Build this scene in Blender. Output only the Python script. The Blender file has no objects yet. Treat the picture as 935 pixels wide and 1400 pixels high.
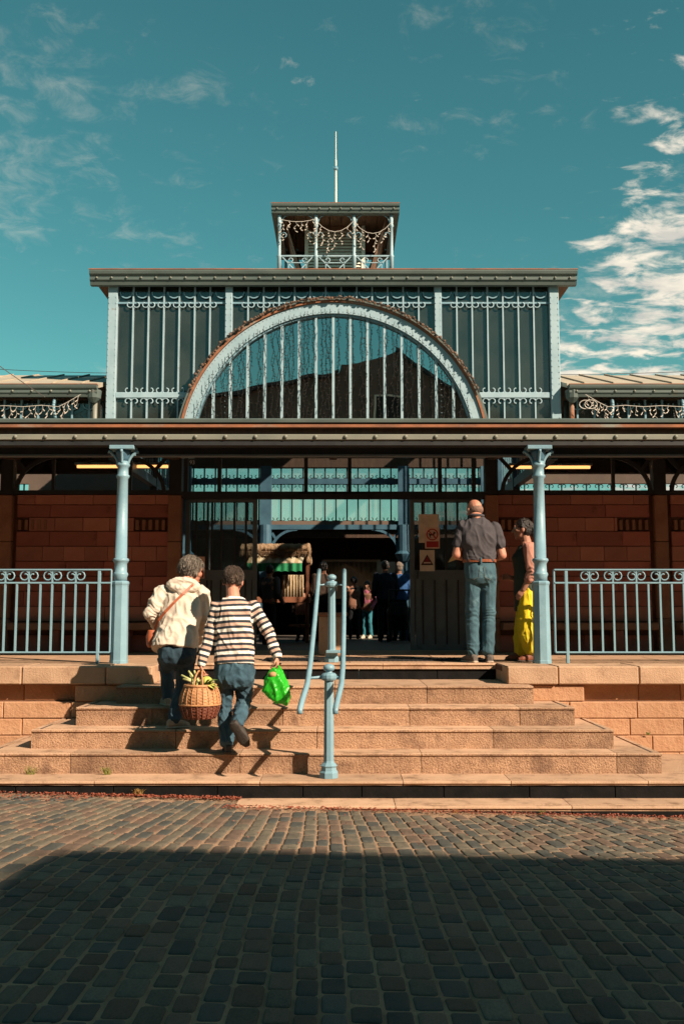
import bpy, bmesh, math, random
from mathutils import Vector, Matrix, noise
random.seed(7)
R = math.radians
SC = bpy.context.scene
COL = SC.collection

# ------------------------------------------------------------------ camera
CAMX, EYE, FPX, PITCH = 0.12, 0.51, 1363.0, R(5.86)
cam_data = bpy.data.cameras.new('camera')
cam = bpy.data.objects.new('camera', cam_data); COL.objects.link(cam)
cam.location = (CAMX, 0, EYE)
cam.rotation_euler = (R(90) + PITCH, 0, 0)
cam_data.sensor_fit = 'VERTICAL'; cam_data.sensor_height = 36.0
cam_data.lens = FPX / 1400.0 * 36.0
cam_data.clip_start = 0.05; cam_data.clip_end = 3000
SC.camera = cam

# ------------------------------------------------------------------ sun, sky, exposure
SUN = Vector((1.2, -1.0, 1.05)).normalized()
elev = math.asin(SUN.z); azim = math.atan2(SUN.x, SUN.y)
sl = bpy.data.lights.new('sun', 'SUN'); sl.energy = 5.0; sl.angle = R(0.5); sl.color = (1.0, 0.80, 0.60)
so = bpy.data.objects.new('sun', sl); COL.objects.link(so); so.location = (6, -6, 12)
so.rotation_euler = SUN.to_track_quat('Z', 'Y').to_euler()
vs = SC.view_settings
vs.view_transform = 'Standard'; vs.look = 'None'; vs.gamma = 1.0; vs.use_curve_mapping = False
vs.exposure = 0.95
SC.render.engine = 'CYCLES'
SC.cycles.use_denoising = True
SC.cycles.max_bounces = 8; SC.cycles.transparent_max_bounces = 24
SC.cycles.caustics_reflective = False; SC.cycles.caustics_refractive = False
SC.cycles.sample_clamp_indirect = 4.0

W = bpy.data.worlds.new('World'); SC.world = W; W.use_nodes = True
wn = W.node_tree.nodes; wl = W.node_tree.links
for n in list(wn): wn.remove(n)
def WN(t, **k):
    n = wn.new(t)
    for a, b in k.items(): setattr(n, a, b)
    return n
def wmath(op, a, b=None, clamp=False):
    n = WN('ShaderNodeMath', operation=op, use_clamp=clamp)
    for i, v in enumerate((a, b)):
        if v is None: continue
        if isinstance(v, (int, float)): n.inputs[i].default_value = v
        else: wl.new(v, n.inputs[i])
    return n.outputs[0]
sky = WN('ShaderNodeTexSky', sky_type='NISHITA', sun_disc=False, sun_elevation=elev, sun_rotation=azim)
sky.air_density = 1.0; sky.dust_density = 0.0; sky.ozone_density = 1.5
tint = WN('ShaderNodeMix', data_type='RGBA', blend_type='MULTIPLY'); tint.inputs[0].default_value = 1.0
wl.new(sky.outputs[0], tint.inputs[6]); tint.inputs[7].default_value = (0.46, 1.12, 0.76, 1)
tc = WN('ShaderNodeTexCoord'); sx = WN('ShaderNodeSeparateXYZ'); wl.new(tc.outputs['Generated'], sx.inputs[0])
zc = wmath('ADD', wmath('MAXIMUM', sx.outputs[2], 0.0), 0.16)
u = wmath('DIVIDE', sx.outputs[0], zc); v = wmath('DIVIDE', sx.outputs[1], zc)
cv = WN('ShaderNodeCombineXYZ'); wl.new(u, cv.inputs[0]); wl.new(v, cv.inputs[1])
def cnoise(scale, detail, rough, dist=0.0, stretch=(1, 1, 1), off=(0, 0, 0)):
    mp = WN('ShaderNodeMapping'); wl.new(cv.outputs[0], mp.inputs[0]); mp.inputs['Scale'].default_value = stretch; mp.inputs['Location'].default_value = off
    t = WN('ShaderNodeTexNoise'); wl.new(mp.outputs[0], t.inputs['Vector'])
    t.inputs['Scale'].default_value = scale; t.inputs['Detail'].default_value = detail; t.inputs['Roughness'].default_value = rough; t.inputs['Distortion'].default_value = dist
    return t.outputs['Fac']
fine = cnoise(15.0, 8, 0.58, 0.35, (0.7, 1.0, 1), (3.1, 1.7, 0))
big = cnoise(2.6, 3, 0.5, 0.0, (1, 1, 1), (8.0, 5.9, 0))
# more cloud towards the right hand horizon, thinner overhead
low = wmath('MULTIPLY', wmath('SUBTRACT', 0.47, sx.outputs[2]), 7.0, True)
bank = wmath('MULTIPLY', wmath('MINIMUM', wmath('MAXIMUM', wmath('SUBTRACT', u, 0.40), -0.25), 0.36), wmath('ADD', wmath('MULTIPLY', low, 0.95), 0.40))
bank = wmath('MINIMUM', bank, 0.145)
cover = wmath('ADD', bank, wmath('MULTIPLY', wmath('SUBTRACT', big, 0.5), 0.5))
cl = wmath('ADD', wmath('SUBTRACT', fine, 0.585), cover)
mr = WN('ShaderNodeMapRange', interpolation_type='SMOOTHSTEP'); wl.new(cl, mr.inputs[0])
mr.inputs[1].default_value = 0.0; mr.inputs[2].default_value = 0.21; mr.inputs[3].default_value = 0.0; mr.inputs[4].default_value = 0.92
cir = cnoise(15.0, 9, 0.66, 0.5, (1, 1, 1), (0.4, 6.2, 0)); cirb = cnoise(1.9, 2, 0.5, 0, (1, 1, 1), (2.3, 0.8, 0))
cm_ = WN('ShaderNodeMapRange', interpolation_type='SMOOTHSTEP'); wl.new(wmath('ADD', wmath('SUBTRACT', cir, 0.62), wmath('MULTIPLY', wmath('SUBTRACT', cirb, 0.42), 0.9)), cm_.inputs[0])
cm_.inputs[1].default_value = 0.0; cm_.inputs[2].default_value = 0.34; cm_.inputs[4].default_value = 0.20
cm = WN('ShaderNodeMix', data_type='RGBA'); wl.new(wmath('MAXIMUM', mr.outputs[0], cm_.outputs[0]), cm.inputs[0]); hz = WN('ShaderNodeMix', data_type='RGBA'); wl.new(wmath('POWER', 2.718, wmath('MULTIPLY', wmath('MAXIMUM', sx.outputs[2], 0.0), -13.0)), hz.inputs[0]); wl.new(tint.outputs[2], hz.inputs[6]); hz.inputs[7].default_value = (4.6, 5.6, 5.3, 1)      # pale haze towards the horizon
wl.new(hz.outputs[2], cm.inputs[6])
cs = cnoise(9.0, 6, 0.6, 0.2, (0.7, 1, 1), (7.7, 3.3, 0)); csr = WN('ShaderNodeMapRange'); wl.new(cs, csr.inputs[0]); csr.inputs[1].default_value = 0.38; csr.inputs[2].default_value = 0.62
cc = WN('ShaderNodeMix', data_type='RGBA'); wl.new(csr.outputs[0], cc.inputs[0]); cc.inputs[6].default_value = (7.0, 6.6, 5.9, 1); cc.inputs[7].default_value = (11.0, 9.8, 8.0, 1); wl.new(cc.outputs[2], cm.inputs[7])
bg = WN('ShaderNodeBackground'); bg.inputs[1].default_value = 0.0525
wl.new(cm.outputs[2], bg.inputs[0])
wo = WN('ShaderNodeOutputWorld'); wl.new(bg.outputs[0], wo.inputs[0])

# ------------------------------------------------------------------ materials
def mat(name, c1, c2=None, scale=6.0, rough=0.7, bump=0.0, bscale=None, metal=0.0, rnd=0.0, spec=0.4, speck=None, detail=5, dirt=None, stretch=(1, 1, 1), coat=0.0):
    m = bpy.data.materials.new(name); m.use_nodes = True
    nt = m.node_tree; N = nt.nodes; L = nt.links
    b = N['Principled BSDF']
    b.inputs['Roughness'].default_value = rough; b.inputs['Metallic'].default_value = metal
    b.inputs['Specular IOR Level'].default_value = spec
    if coat: b.inputs['Coat Weight'].default_value = coat
    t = N.new('ShaderNodeTexCoord'); mp = N.new('ShaderNodeMapping'); L.new(t.outputs['Object'], mp.inputs[0]); mp.inputs['Scale'].default_value = stretch
    def ns(s, d=detail, r=0.6):
        n = N.new('ShaderNodeTexNoise'); L.new(mp.outputs[0], n.inputs['Vector'])
        n.inputs['Scale'].default_value = s; n.inputs['Detail'].default_value = d; n.inputs['Roughness'].default_value = r
        return n.outputs['Fac']
    def mix(f, a, bb, bt='MIX'):
        n = N.new('ShaderNodeMix'); n.data_type = 'RGBA'; n.blend_type = bt
        for i, x in ((0, f), (6, a), (7, bb)):
            if isinstance(x, (int, float)): n.inputs[i].default_value = x
            elif isinstance(x, tuple): n.inputs[i].default_value = (*x[:3], 1)
            else: L.new(x, n.inputs[i])
        return n.outputs[2]
    def ramp(f, lo, hi):
        n = N.new('ShaderNodeMapRange'); L.new(f, n.inputs[0]); n.inputs[1].default_value = lo; n.inputs[2].default_value = hi
        return n.outputs[0]
    c2 = c2 or tuple(x * 0.72 for x in c1)
    col = mix(ramp(ns(scale), 0.35, 0.68), c1, c2)
    if speck:
        col = mix(ramp(ns(speck[0], 3, 0.7), speck[1], speck[1] + 0.1), col, speck[2])
    if dirt:
        col = mix(ramp(ns(dirt[0], 7, 0.68), dirt[1], dirt[1] + 0.14), col, dirt[2])
    if rnd:
        oi = N.new('ShaderNodeObjectInfo')
        h = N.new('ShaderNodeHueSaturation'); L.new(col, h.inputs['Color'])
        L.new(ramp2(N, L, oi.outputs['Random'], 1 - rnd, 1 + rnd), h.inputs['Value'])
        col = h.outputs[0]
    L.new(col, b.inputs['Base Color'])
    if bump:
        bp = N.new('ShaderNodeBump'); bp.inputs['Strength'].default_value = bump; bp.inputs['Distance'].default_value = 0.02
        L.new(ns(bscale or scale * 4, 6, 0.65), bp.inputs['Height']); L.new(bp.outputs[0], b.inputs['Normal'])
    return m
def ramp2(N, L, f, lo, hi):
    n = N.new('ShaderNodeMapRange'); L.new(f, n.inputs[0]); n.inputs[3].default_value = lo; n.inputs[4].default_value = hi
    return n.outputs[0]
def glass(name, tintc, refl=0.25, rough=0.02, milk=0.0, milkc=(0.2, 0.22, 0.2), wob=0.0):
    m = bpy.data.materials.new(name); m.use_nodes = True
    N = m.node_tree.nodes; L = m.node_tree.links; N.remove(N['Principled BSDF']); out = N['Material Output']
    tr = N.new('ShaderNodeBsdfTransparent'); tr.inputs[0].default_value = (*tintc, 1)
    gl = N.new('ShaderNodeBsdfGlossy'); gl.inputs['Roughness'].default_value = rough; gl.inputs[0].default_value = (0.95, 0.97, 0.97, 1)
    fr = N.new('ShaderNodeLayerWeight'); fr.inputs[0].default_value = 0.5      # Schlick: the same seen from either side of the pane
    pw = N.new('ShaderNodeMath'); pw.operation = 'POWER'; L.new(fr.outputs['Facing'], pw.inputs[0]); pw.inputs[1].default_value = 5.0
    ad = N.new('ShaderNodeMath'); ad.operation = 'ADD'; ad.use_clamp = True; L.new(pw.outputs[0], ad.inputs[0]); ad.inputs[1].default_value = refl + 0.04
    cur = tr.outputs[0]
    if milk:
        t = N.new('ShaderNodeTexCoord'); n1 = N.new('ShaderNodeTexNoise'); L.new(t.outputs['Object'], n1.inputs['Vector']); n1.inputs['Scale'].default_value = 2.2; n1.inputs['Detail'].default_value = 6
        mp = N.new('ShaderNodeMapRange'); L.new(n1.outputs[0], mp.inputs[0]); mp.inputs[1].default_value = 0.3; mp.inputs[2].default_value = 0.7; mp.inputs[3].default_value = milk * 0.55; mp.inputs[4].default_value = min(1, milk * 1.3)
        df = N.new('ShaderNodeBsdfDiffuse'); df.inputs[0].default_value = (*milkc, 1)
        tl = N.new('ShaderNodeBsdfTranslucent'); tl.inputs[0].default_value = (*milkc, 1)
        ms = N.new('ShaderNodeMixShader'); ms.inputs[0].default_value = 0.4; L.new(df.outputs[0], ms.inputs[1]); L.new(tl.outputs[0], ms.inputs[2])
        m2 = N.new('ShaderNodeMixShader'); L.new(mp.outputs[0], m2.inputs[0]); L.new(cur, m2.inputs[1]); L.new(ms.outputs[0], m2.inputs[2]); cur = m2.outputs[0]
    mx = N.new('ShaderNodeMixShader'); L.new(ad.outputs[0], mx.inputs[0]); L.new(cur, mx.inputs[1]); L.new(gl.outputs[0], mx.inputs[2])
    if wob:
        t = N.new('ShaderNodeTexCoord'); n1 = N.new('ShaderNodeTexNoise'); L.new(t.outputs['Object'], n1.inputs['Vector']); n1.inputs['Scale'].default_value = 1.6; n1.inputs['Detail'].default_value = 1
        bp = N.new('ShaderNodeBump'); bp.inputs['Strength'].default_value = wob; bp.inputs['Distance'].default_value = 0.05; L.new(n1.outputs[0], bp.inputs['Height']); L.new(bp.outputs[0], gl.inputs['Normal'])
    L.new(mx.outputs[0], out.inputs[0])
    return m
def emit(name, c, s):
    m = bpy.data.materials.new(name); m.use_nodes = True
    b = m.node_tree.nodes['Principled BSDF']; b.inputs['Base Color'].default_value = (0.8, 0.8, 0.8, 1)
    b.inputs['Emission Color'].default_value = (*c, 1); b.inputs['Emission Strength'].default_value = s
    return m

M = {}
M['paint'] = mat('pale_blue_paint', (0.19, 0.325, 0.395), (0.15, 0.27, 0.335), 5, 0.45, 0.12, 30, dirt=(9, 0.64, (0.12, 0.15, 0.16)), speck=(26, 0.70, (0.10, 0.055, 0.035)))
M['paint_white'] = mat('chalky_blue_paint', (0.31, 0.43, 0.49), (0.24, 0.355, 0.41), 5, 0.55, 0.1, 30, dirt=(7, 0.62, (0.21, 0.20, 0.18)), speck=(22, 0.70, (0.16, 0.09, 0.06)))
M['paint_deep_shade'] = mat('deep_and_shaded_blue_paint', (0.06, 0.14, 0.20), (0.04, 0.10, 0.15), 5, 0.5)  # deep blue of the hall ironwork; also carries the capital's shade
M['iron'] = mat('dark_iron', (0.022, 0.024, 0.026), (0.014, 0.014, 0.016), 8, 0.55)
M['zinc'] = mat('weathered_zinc', (0.22, 0.22, 0.18), (0.15, 0.16, 0.14), 4, 0.5, 0.06, 20, dirt=(5, 0.62, (0.15, 0.13, 0.10)), stretch=(0.4, 1, 1))
M['zinc_green'] = mat('grey_green_gutter', (0.105, 0.135, 0.125), (0.07, 0.095, 0.09), 4, 0.5, 0.05, 20, dirt=(5, 0.64, (0.10, 0.06, 0.04)), stretch=(0.4, 1, 1))
M['rust'] = mat('rusty_edge', (0.32, 0.12, 0.055), (0.16, 0.075, 0.045), 7, 0.8, 0.2, 40, dirt=(3, 0.56, (0.22, 0.22, 0.19)), stretch=(0.5, 1, 1))
M['roof'] = mat('pale_zinc_roof', (0.42, 0.37, 0.29), (0.33, 0.29, 0.23), 3, 0.6, 0.06, 12)
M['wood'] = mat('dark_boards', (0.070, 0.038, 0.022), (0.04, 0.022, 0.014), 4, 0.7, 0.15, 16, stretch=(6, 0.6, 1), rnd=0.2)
M['wood_brown'] = mat('old_brown_boards', (0.20, 0.10, 0.055), (0.11, 0.055, 0.03), 4, 0.75, 0.2, 14, stretch=(4, 0.6, 1))
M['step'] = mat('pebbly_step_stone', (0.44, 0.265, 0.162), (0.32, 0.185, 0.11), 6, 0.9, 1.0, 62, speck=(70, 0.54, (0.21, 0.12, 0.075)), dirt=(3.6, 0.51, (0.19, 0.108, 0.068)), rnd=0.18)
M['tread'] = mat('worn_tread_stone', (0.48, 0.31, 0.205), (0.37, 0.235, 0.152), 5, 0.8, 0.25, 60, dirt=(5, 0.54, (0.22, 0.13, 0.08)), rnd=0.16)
M['slab'] = mat('pale_slab_stone', (0.46, 0.30, 0.195), (0.36, 0.225, 0.142), 3, 0.85, 0.4, 60, speck=(90, 0.60, (0.25, 0.15, 0.09)), dirt=(5, 0.54, (0.25, 0.15, 0.095)), rnd=0.08)
M['groove'] = mat('dark_groove', (0.09, 0.065, 0.05), None, 12, 0.95)
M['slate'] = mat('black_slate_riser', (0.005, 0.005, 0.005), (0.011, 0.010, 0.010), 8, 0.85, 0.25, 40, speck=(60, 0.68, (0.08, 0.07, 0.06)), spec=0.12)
M['sand_orange'] = mat('orange_sandstone', (0.48, 0.272, 0.155), (0.40, 0.205, 0.11), 4, 0.85, 0.6, 30, dirt=(8, 0.60, (0.34, 0.155, 0.085)), rnd=0.12)  # the terrace stone's own orange tone
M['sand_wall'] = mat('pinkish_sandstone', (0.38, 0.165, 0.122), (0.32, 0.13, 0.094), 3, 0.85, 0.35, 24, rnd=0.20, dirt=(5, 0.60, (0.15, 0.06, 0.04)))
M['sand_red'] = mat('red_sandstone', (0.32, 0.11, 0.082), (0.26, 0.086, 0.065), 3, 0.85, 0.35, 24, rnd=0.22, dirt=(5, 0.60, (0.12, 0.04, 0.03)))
M['pilaster'] = mat('brown_sandstone_pilaster', (0.28, 0.14, 0.085), (0.21, 0.10, 0.062), 4, 0.85, 0.4, 30, rnd=0.08)
M['mortar_pale'] = mat('pale_mortar', (0.36, 0.19, 0.11), None, 9, 0.95)
M['joint'] = mat('mortar', (0.13, 0.06, 0.042), None, 9, 0.95)
M['cobble'] = mat('grey_cobble', (0.135, 0.115, 0.086), (0.076, 0.070, 0.057), 9, 0.74, 0.45, 40, speck=(45, 0.66, (0.21, 0.17, 0.12)), rnd=0.33, spec=0.22)
M['cobble_warm'] = mat('brown_cobble', (0.14, 0.096, 0.072), (0.09, 0.067, 0.052), 9, 0.74, 0.45, 40, rnd=0.28, spec=0.22)
M['cobble_green'] = mat('bluish_cobble', (0.072, 0.074, 0.066), (0.050, 0.053, 0.050), 9, 0.72, 0.4, 40, rnd=0.28, spec=0.22)
M['sandjoint'] = mat('sandy_joint', (0.44, 0.28, 0.175), (0.24, 0.155, 0.10), 2.2, 0.95, 0.9, 110, speck=(160, 0.6, (0.10, 0.07, 0.05)))
M['landing'] = mat('landing_flags', (0.44, 0.28, 0.18), (0.34, 0.21, 0.13), 3, 0.8, 0.2, 40)
M['hallfloor'] = mat('hall_floor', (0.11, 0.09, 0.08), (0.08, 0.07, 0.06), 3, 0.6)
M['arch_glass'] = glass('arch_glass', (0.10, 0.13, 0.13), 0.36, 0.0, 0.0, wob=0.03)
M['milky'] = glass('milky_side_glass', (0.21, 0.245, 0.22), 0.04, 0.10, 0.60, (0.066, 0.074, 0.062))
M['clear'] = glass('clear_glass', (0.93, 0.95, 0.96), 0.0, 0.02)
M['dusky'] = glass('dusty_door_glass', (0.68, 0.72, 0.73), 0.03, 0.05, 0.18, (0.12, 0.12, 0.12))
M['hazy'] = glass('hazy_rear_glass', (0.97, 0.95, 0.95), 0.0, 0.1, 0.16, (0.60, 0.56, 0.50))
M['black'] = mat('black_matt', (0.012, 0.012, 0.013), None, 6, 0.6)
M['plaster'] = mat('dim_plaster', (0.19, 0.13, 0.10), (0.15, 0.10, 0.08), 2, 0.9)

# ------------------------------------------------------------------ mesh helpers
def new_obj(name, me, parent=None, kind=None):
    o = bpy.data.objects.new(name, me); COL.objects.link(o)
    if parent is not None: put_under(o, parent)
    if kind: o['kind'] = kind
    return o
def world_of(o):
    m = Matrix.LocRotScale(o.location, o.rotation_euler, o.scale)
    return m if o.parent is None else world_of(o.parent) @ o.matrix_parent_inverse @ m
def put_under(o, parent):
    o.parent = parent; o.matrix_parent_inverse = world_of(parent).inverted()
def thing(name, label, cat, loc=(0, 0, 0), group=None):
    o = bpy.data.objects.new(name, None); COL.objects.link(o); o.location = loc; o.empty_display_size = 0.2
    return tag(o, label, cat, group)
def tag(o, label, cat, group=None):
    o['label'] = label; o['category'] = cat
    if group: o['group'] = group
    return o
def struct(o): o['kind'] = 'structure'; return o

class MB:
    def __init__(s): s.v = []; s.f = []
    def add(s, vs, fs):
        k = len(s.v); s.v += [tuple(p) for p in vs]; s.f += [tuple(i + k for i in q) for q in fs]; return s
    def box(s, x0, x1, y0, y1, z0, z1):
        return s.add([(x0, y0, z0), (x1, y0, z0), (x1, y1, z0), (x0, y1, z0), (x0, y0, z1), (x1, y0, z1), (x1, y1, z1), (x0, y1, z1)],
                     [(0, 3, 2, 1), (4, 5, 6, 7), (0, 1, 5, 4), (1, 2, 6, 5), (2, 3, 7, 6), (3, 0, 4, 7)])
    def chbox(s, x0, x1, y0, y1, z0, z1, c=0.006):
        c = min(c, (x1 - x0) / 3, (y1 - y0) / 3, (z1 - z0) / 3)
        lo, hi = (x0, y0, z0), (x1, y1, z1); vs = []; idx = {}
        for sx_ in (0, 1):
            for sy in (0, 1):
                for sz in (0, 1):
                    for ax in range(3):
                        p = [hi[a] if q else lo[a] for a, q in enumerate((sx_, sy, sz))]
                        for a, q in enumerate((sx_, sy, sz)):
                            if a != ax: p[a] += -c if q else c
                        idx[(sx_, sy, sz, ax)] = len(vs); vs.append(tuple(p))
        fs = []
        for ax in range(3):
            a, b = [i for i in range(3) if i != ax]
            for q in (0, 1):
                loop = []
                for pa, pb in ((0, 0), (1, 0), (1, 1), (0, 1)):
                    k = [0, 0, 0]; k[ax] = q; k[a] = pa; k[b] = pb; loop.append(idx[(*k, ax)])
                fs.append(tuple(loop))
        for ax in range(3):
            a, b = [i for i in range(3) if i != ax]
            for pa in (0, 1):
                for pb in (0, 1):
                    k0 = [0, 0, 0]; k0[a] = pa; k0[b] = pb; k1 = list(k0); k1[ax] = 1
                    fs.append((idx[(*k0, a)], idx[(*k0, b)], idx[(*k1, b)], idx[(*k1, a)]))
        for k in [(i, j, l) for i in (0, 1) for j in (0, 1) for l in (0, 1)]:
            fs.append((idx[(*k, 0)], idx[(*k, 1)], idx[(*k, 2)]))
        return s.add(vs, fs)
    def tube(s, pts, r, n=6, cap=True, flat=1.0):
        pts = [Vector(p) for p in pts]; m = len(pts); rs = r if isinstance(r, (list, tuple)) else [r] * m
        vs = []; fs = []; prev = None
        for i, p in enumerate(pts):
            t = (pts[min(i + 1, m - 1)] - pts[max(i - 1, 0)]).normalized()
            if prev is None:
                up = Vector((0, 0, 1)) if abs(t.z) < 0.9 else Vector((0, 1, 0)); a = t.cross(up).normalized()
            else:
                a = (prev - t * prev.dot(t)).normalized()
            prev = a; b = t.cross(a)
            for k in range(n):
                w = 2 * math.pi * (k + 0.5) / n; vs.append(p + a * (math.cos(w) * rs[i]) + b * (math.sin(w) * rs[i] * flat))
        for i in range(m - 1):
            for k in range(n): fs.append((i * n + k, i * n + (k + 1) % n, (i + 1) * n + (k + 1) % n, (i + 1) * n + k))
        if cap: fs.append(tuple(range(n))[::-1]); fs.append(tuple((m - 1) * n + k for k in range(n)))
        return s.add(vs, fs)
    def lathe(s, prof, n=16, c=(0, 0), sq=1.0, rot=0.0):
        vs = []; fs = []; m = len(prof)
        for r_, z in prof:
            for k in range(n):
                w = 2 * math.pi * (k + 0.5) / n + rot; vs.append((c[0] + math.cos(w) * r_, c[1] + math.sin(w) * r_ * sq, z))
        for i in range(m - 1):
            for k in range(n): fs.append((i * n + k, i * n + (k + 1) % n, (i + 1) * n + (k + 1) % n, (i + 1) * n + k))
        fs.append(tuple(range(n))[::-1]); fs.append(tuple((m - 1) * n + k for k in range(n)))
        return s.add(vs, fs)
    def prism(s, poly, axis, a, b):       # polygon in the two other axes, extruded along axis from a to b
        def mk(p, t):
            q = list(p); q.insert(axis, t); return tuple(q)
        n = len(poly); vs = [mk(p, a) for p in poly] + [mk(p, b) for p in poly]
        fs = [tuple(range(n))[::-1], tuple(range(n, 2 * n))] + [(i, (i + 1) % n, n + (i + 1) % n, n + i) for i in range(n)]
        return s.add(vs, fs)
    def bar(s, p, q, w, d):               # bar between two points in an x-z plane, width w in plane, depth d along y
        p = Vector(p); q = Vector(q); t = (q - p).normalized(); nrm = Vector((-t.z, 0, t.x)) * (w / 2); dy = Vector((0, d / 2, 0))
        vs = [p + nrm - dy, p - nrm - dy, p - nrm + dy, p + nrm + dy, q + nrm - dy, q - nrm - dy, q - nrm + dy, q + nrm + dy]
        return s.add(vs, [(0, 1, 2, 3), (7, 6, 5, 4), (0, 4, 5, 1), (1, 5, 6, 2), (2, 6, 7, 3), (3, 7, 4, 0)])
    def ring(s, cx, cz, r0, r1, y0, y1, a0, a1, n=48):    # arc band in the x-z plane
        vs = []; fs = []
        for i in range(n + 1):
            w = a0 + (a1 - a0) * i / n; c_, s_ = math.cos(w), math.sin(w)
            vs += [(cx + c_ * r0, y0, cz + s_ * r0), (cx + c_ * r1, y0, cz + s_ * r1), (cx + c_ * r1, y1, cz + s_ * r1), (cx + c_ * r0, y1, cz + s_ * r0)]
        for i in range(n):
            for k in range(4): fs.append((4 * i + k, 4 * i + (k + 1) % 4, 4 * i + 4 + (k + 1) % 4, 4 * i + 4 + k))
        fs += [(0, 1, 2, 3), (4 * n + 3, 4 * n + 2, 4 * n + 1, 4 * n)]
        return s.add(vs, fs)
    def ball(s, c, r, n=8, m=6, sc=(1, 1, 1)):
        prof = [(math.sin(math.pi * i / m), -math.cos(math.pi * i / m)) for i in range(1, m)]
        vs = [(c[0], c[1], c[2] - r * sc[2])]; fs = []
        for pr, pz in prof:
            for k in range(n):
                w = 2 * math.pi * k / n; vs.append((c[0] + math.cos(w) * pr * r * sc[0], c[1] + math.sin(w) * pr * r * sc[1], c[2] + pz * r * sc[2]))
        vs.append((c[0], c[1], c[2] + r * sc[2])); q = len(prof)
        for k in range(n):
            fs.append((0, 1 + (k + 1) % n, 1 + k)); fs.append((len(vs) - 1, 1 + (q - 1) * n + k, 1 + (q - 1) * n + (k + 1) % n))
        for i in range(q - 1):
            for k in range(n): fs.append((1 + i * n + k, 1 + i * n + (k + 1) % n, 1 + (i + 1) * n + (k + 1) % n, 1 + (i + 1) * n + k))
        return s.add(vs, fs)
    def mesh(s, name, material=None, smooth=False):
        me = bpy.data.meshes.new(name); me.from_pydata(s.v, [], s.f)
        bm = bmesh.new(); bm.from_mesh(me); bmesh.ops.recalc_face_normals(bm, faces=bm.faces); bm.to_mesh(me); bm.free()
        if smooth:
            for p in me.polygons: p.use_smooth = True
        if material: me.materials.append(material)
        return me
    def build(s, name, material, parent=None, smooth=False, kind=None):
        return new_obj(name, s.mesh(name, material, smooth), parent, kind)
_cache = {}
def block(name, x0, x1, y0, y1, z0, z1, m, parent, c=0.008):
    """one dressed stone, its own object; alike stones share mesh data"""
    key = (round(x1 - x0, 3), round(y1 - y0, 3), round(z1 - z0, 3), m.name, c)
    if key not in _cache:
        w, d, h = key[:3]; _cache[key] = MB().chbox(-w / 2, w / 2, -d / 2, d / 2, -h / 2, h / 2, c).mesh(name, m)
    o = bpy.data.objects.new(name, _cache[key]); COL.objects.link(o)
    o.location = ((x0 + x1) / 2, (y0 + y1) / 2, (z0 + z1) / 2); put_under(o, parent)
    return o
def place(name, me, loc, parent, rot=(0, 0, 0), scale=(1, 1, 1)):
    o = bpy.data.objects.new(name, me); COL.objects.link(o); o.location = loc; o.rotation_euler = rot; o.scale = scale
    if parent is not None: put_under(o, parent)
    return o
def children(o): return [c for c in bpy.data.objects if c.parent == o]
def copy_tree(o, parent=None):
    c = o.copy(); COL.objects.link(c)
    if parent is not None: c.parent = parent
    for ch in children(o): copy_tree(ch, c)
    return c
CT, ST = math.cos(PITCH), math.sin(PITCH)
def at(px, py, Y):
    """photo measurement (px, py on the 935 x 1400 photo) taken at depth Y, in metres"""
    uu = (px - 467.5) / FPX; vv = (700 - py) / FPX; fwd = CT - vv * ST
    return Vector((CAMX + uu / fwd * Y, Y, EYE + (ST + vv * CT) / fwd * Y))
def scroll_pts(r, side=1, up=1, turn=1.45, n=10):
    """a C scroll that leaves a bar at (0, 0) and curls in on itself"""
    pts = []
    for i in range(n + 1):
        t = i / n; w = math.pi + t * turn * math.pi; rr = r * (1 - 0.5 * t * t)
        pts.append((side * (r + math.cos(w) * rr), 0, up * math.sin(w) * rr))
    return pts
# ================================================================== GROUND
def gz(x, y):
    """street level: falls a little towards the steps and towards the right"""
    return -1.005 - 0.024 * max(-6, min(6, x)) + 0.016 * max(0.0, min(8.0 - y, 14.0))
gm = MB(); xs = [-600, -60, -20, -6, -4, -2, 0, 2, 4, 6, 20, 60, 600]; ys = [-600, -80, -20, -6, -3, 0, 2, 4, 6, 8, 10.6, 14, 60, 900]
for y in ys:
    for x in xs: gm.v.append((x, y, gz(x, y) - 0.035 - (0.35 if y > 9 else 0)))
nx = len(xs)
for j in range(len(ys) - 1):
    for i in range(nx - 1): gm.f.append((j * nx + i, j * nx + i + 1, (j + 1) * nx + i + 1, (j + 1) * nx + i))
ground = struct(gm.build('ground', M['sandjoint'], None))
# a finer sheet of sandy jointing under the setts, with a little relief of its own
sb = MB(); nxx, nyy = 90, 66
for j in range(nyy + 1):
    for i in range(nxx + 1):
        x = -4.6 + 9.4 * i / nxx; y = 1.6 + 6.9 * j / nyy
        sb.v.append((x, y, gz(x, y) - 0.0045 + 0.003 * noise.noise((x * 5, y * 5, 0))))
for j in range(nyy):
    for i in range(nxx): sb.f.append((j * (nxx + 1) + i, j * (nxx + 1) + i + 1, (j + 1) * (nxx + 1) + i + 1, (j + 1) * (nxx + 1) + i))
jo = sb.build('sand_joint', M['sandjoint'], ground, smooth=True)

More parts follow.
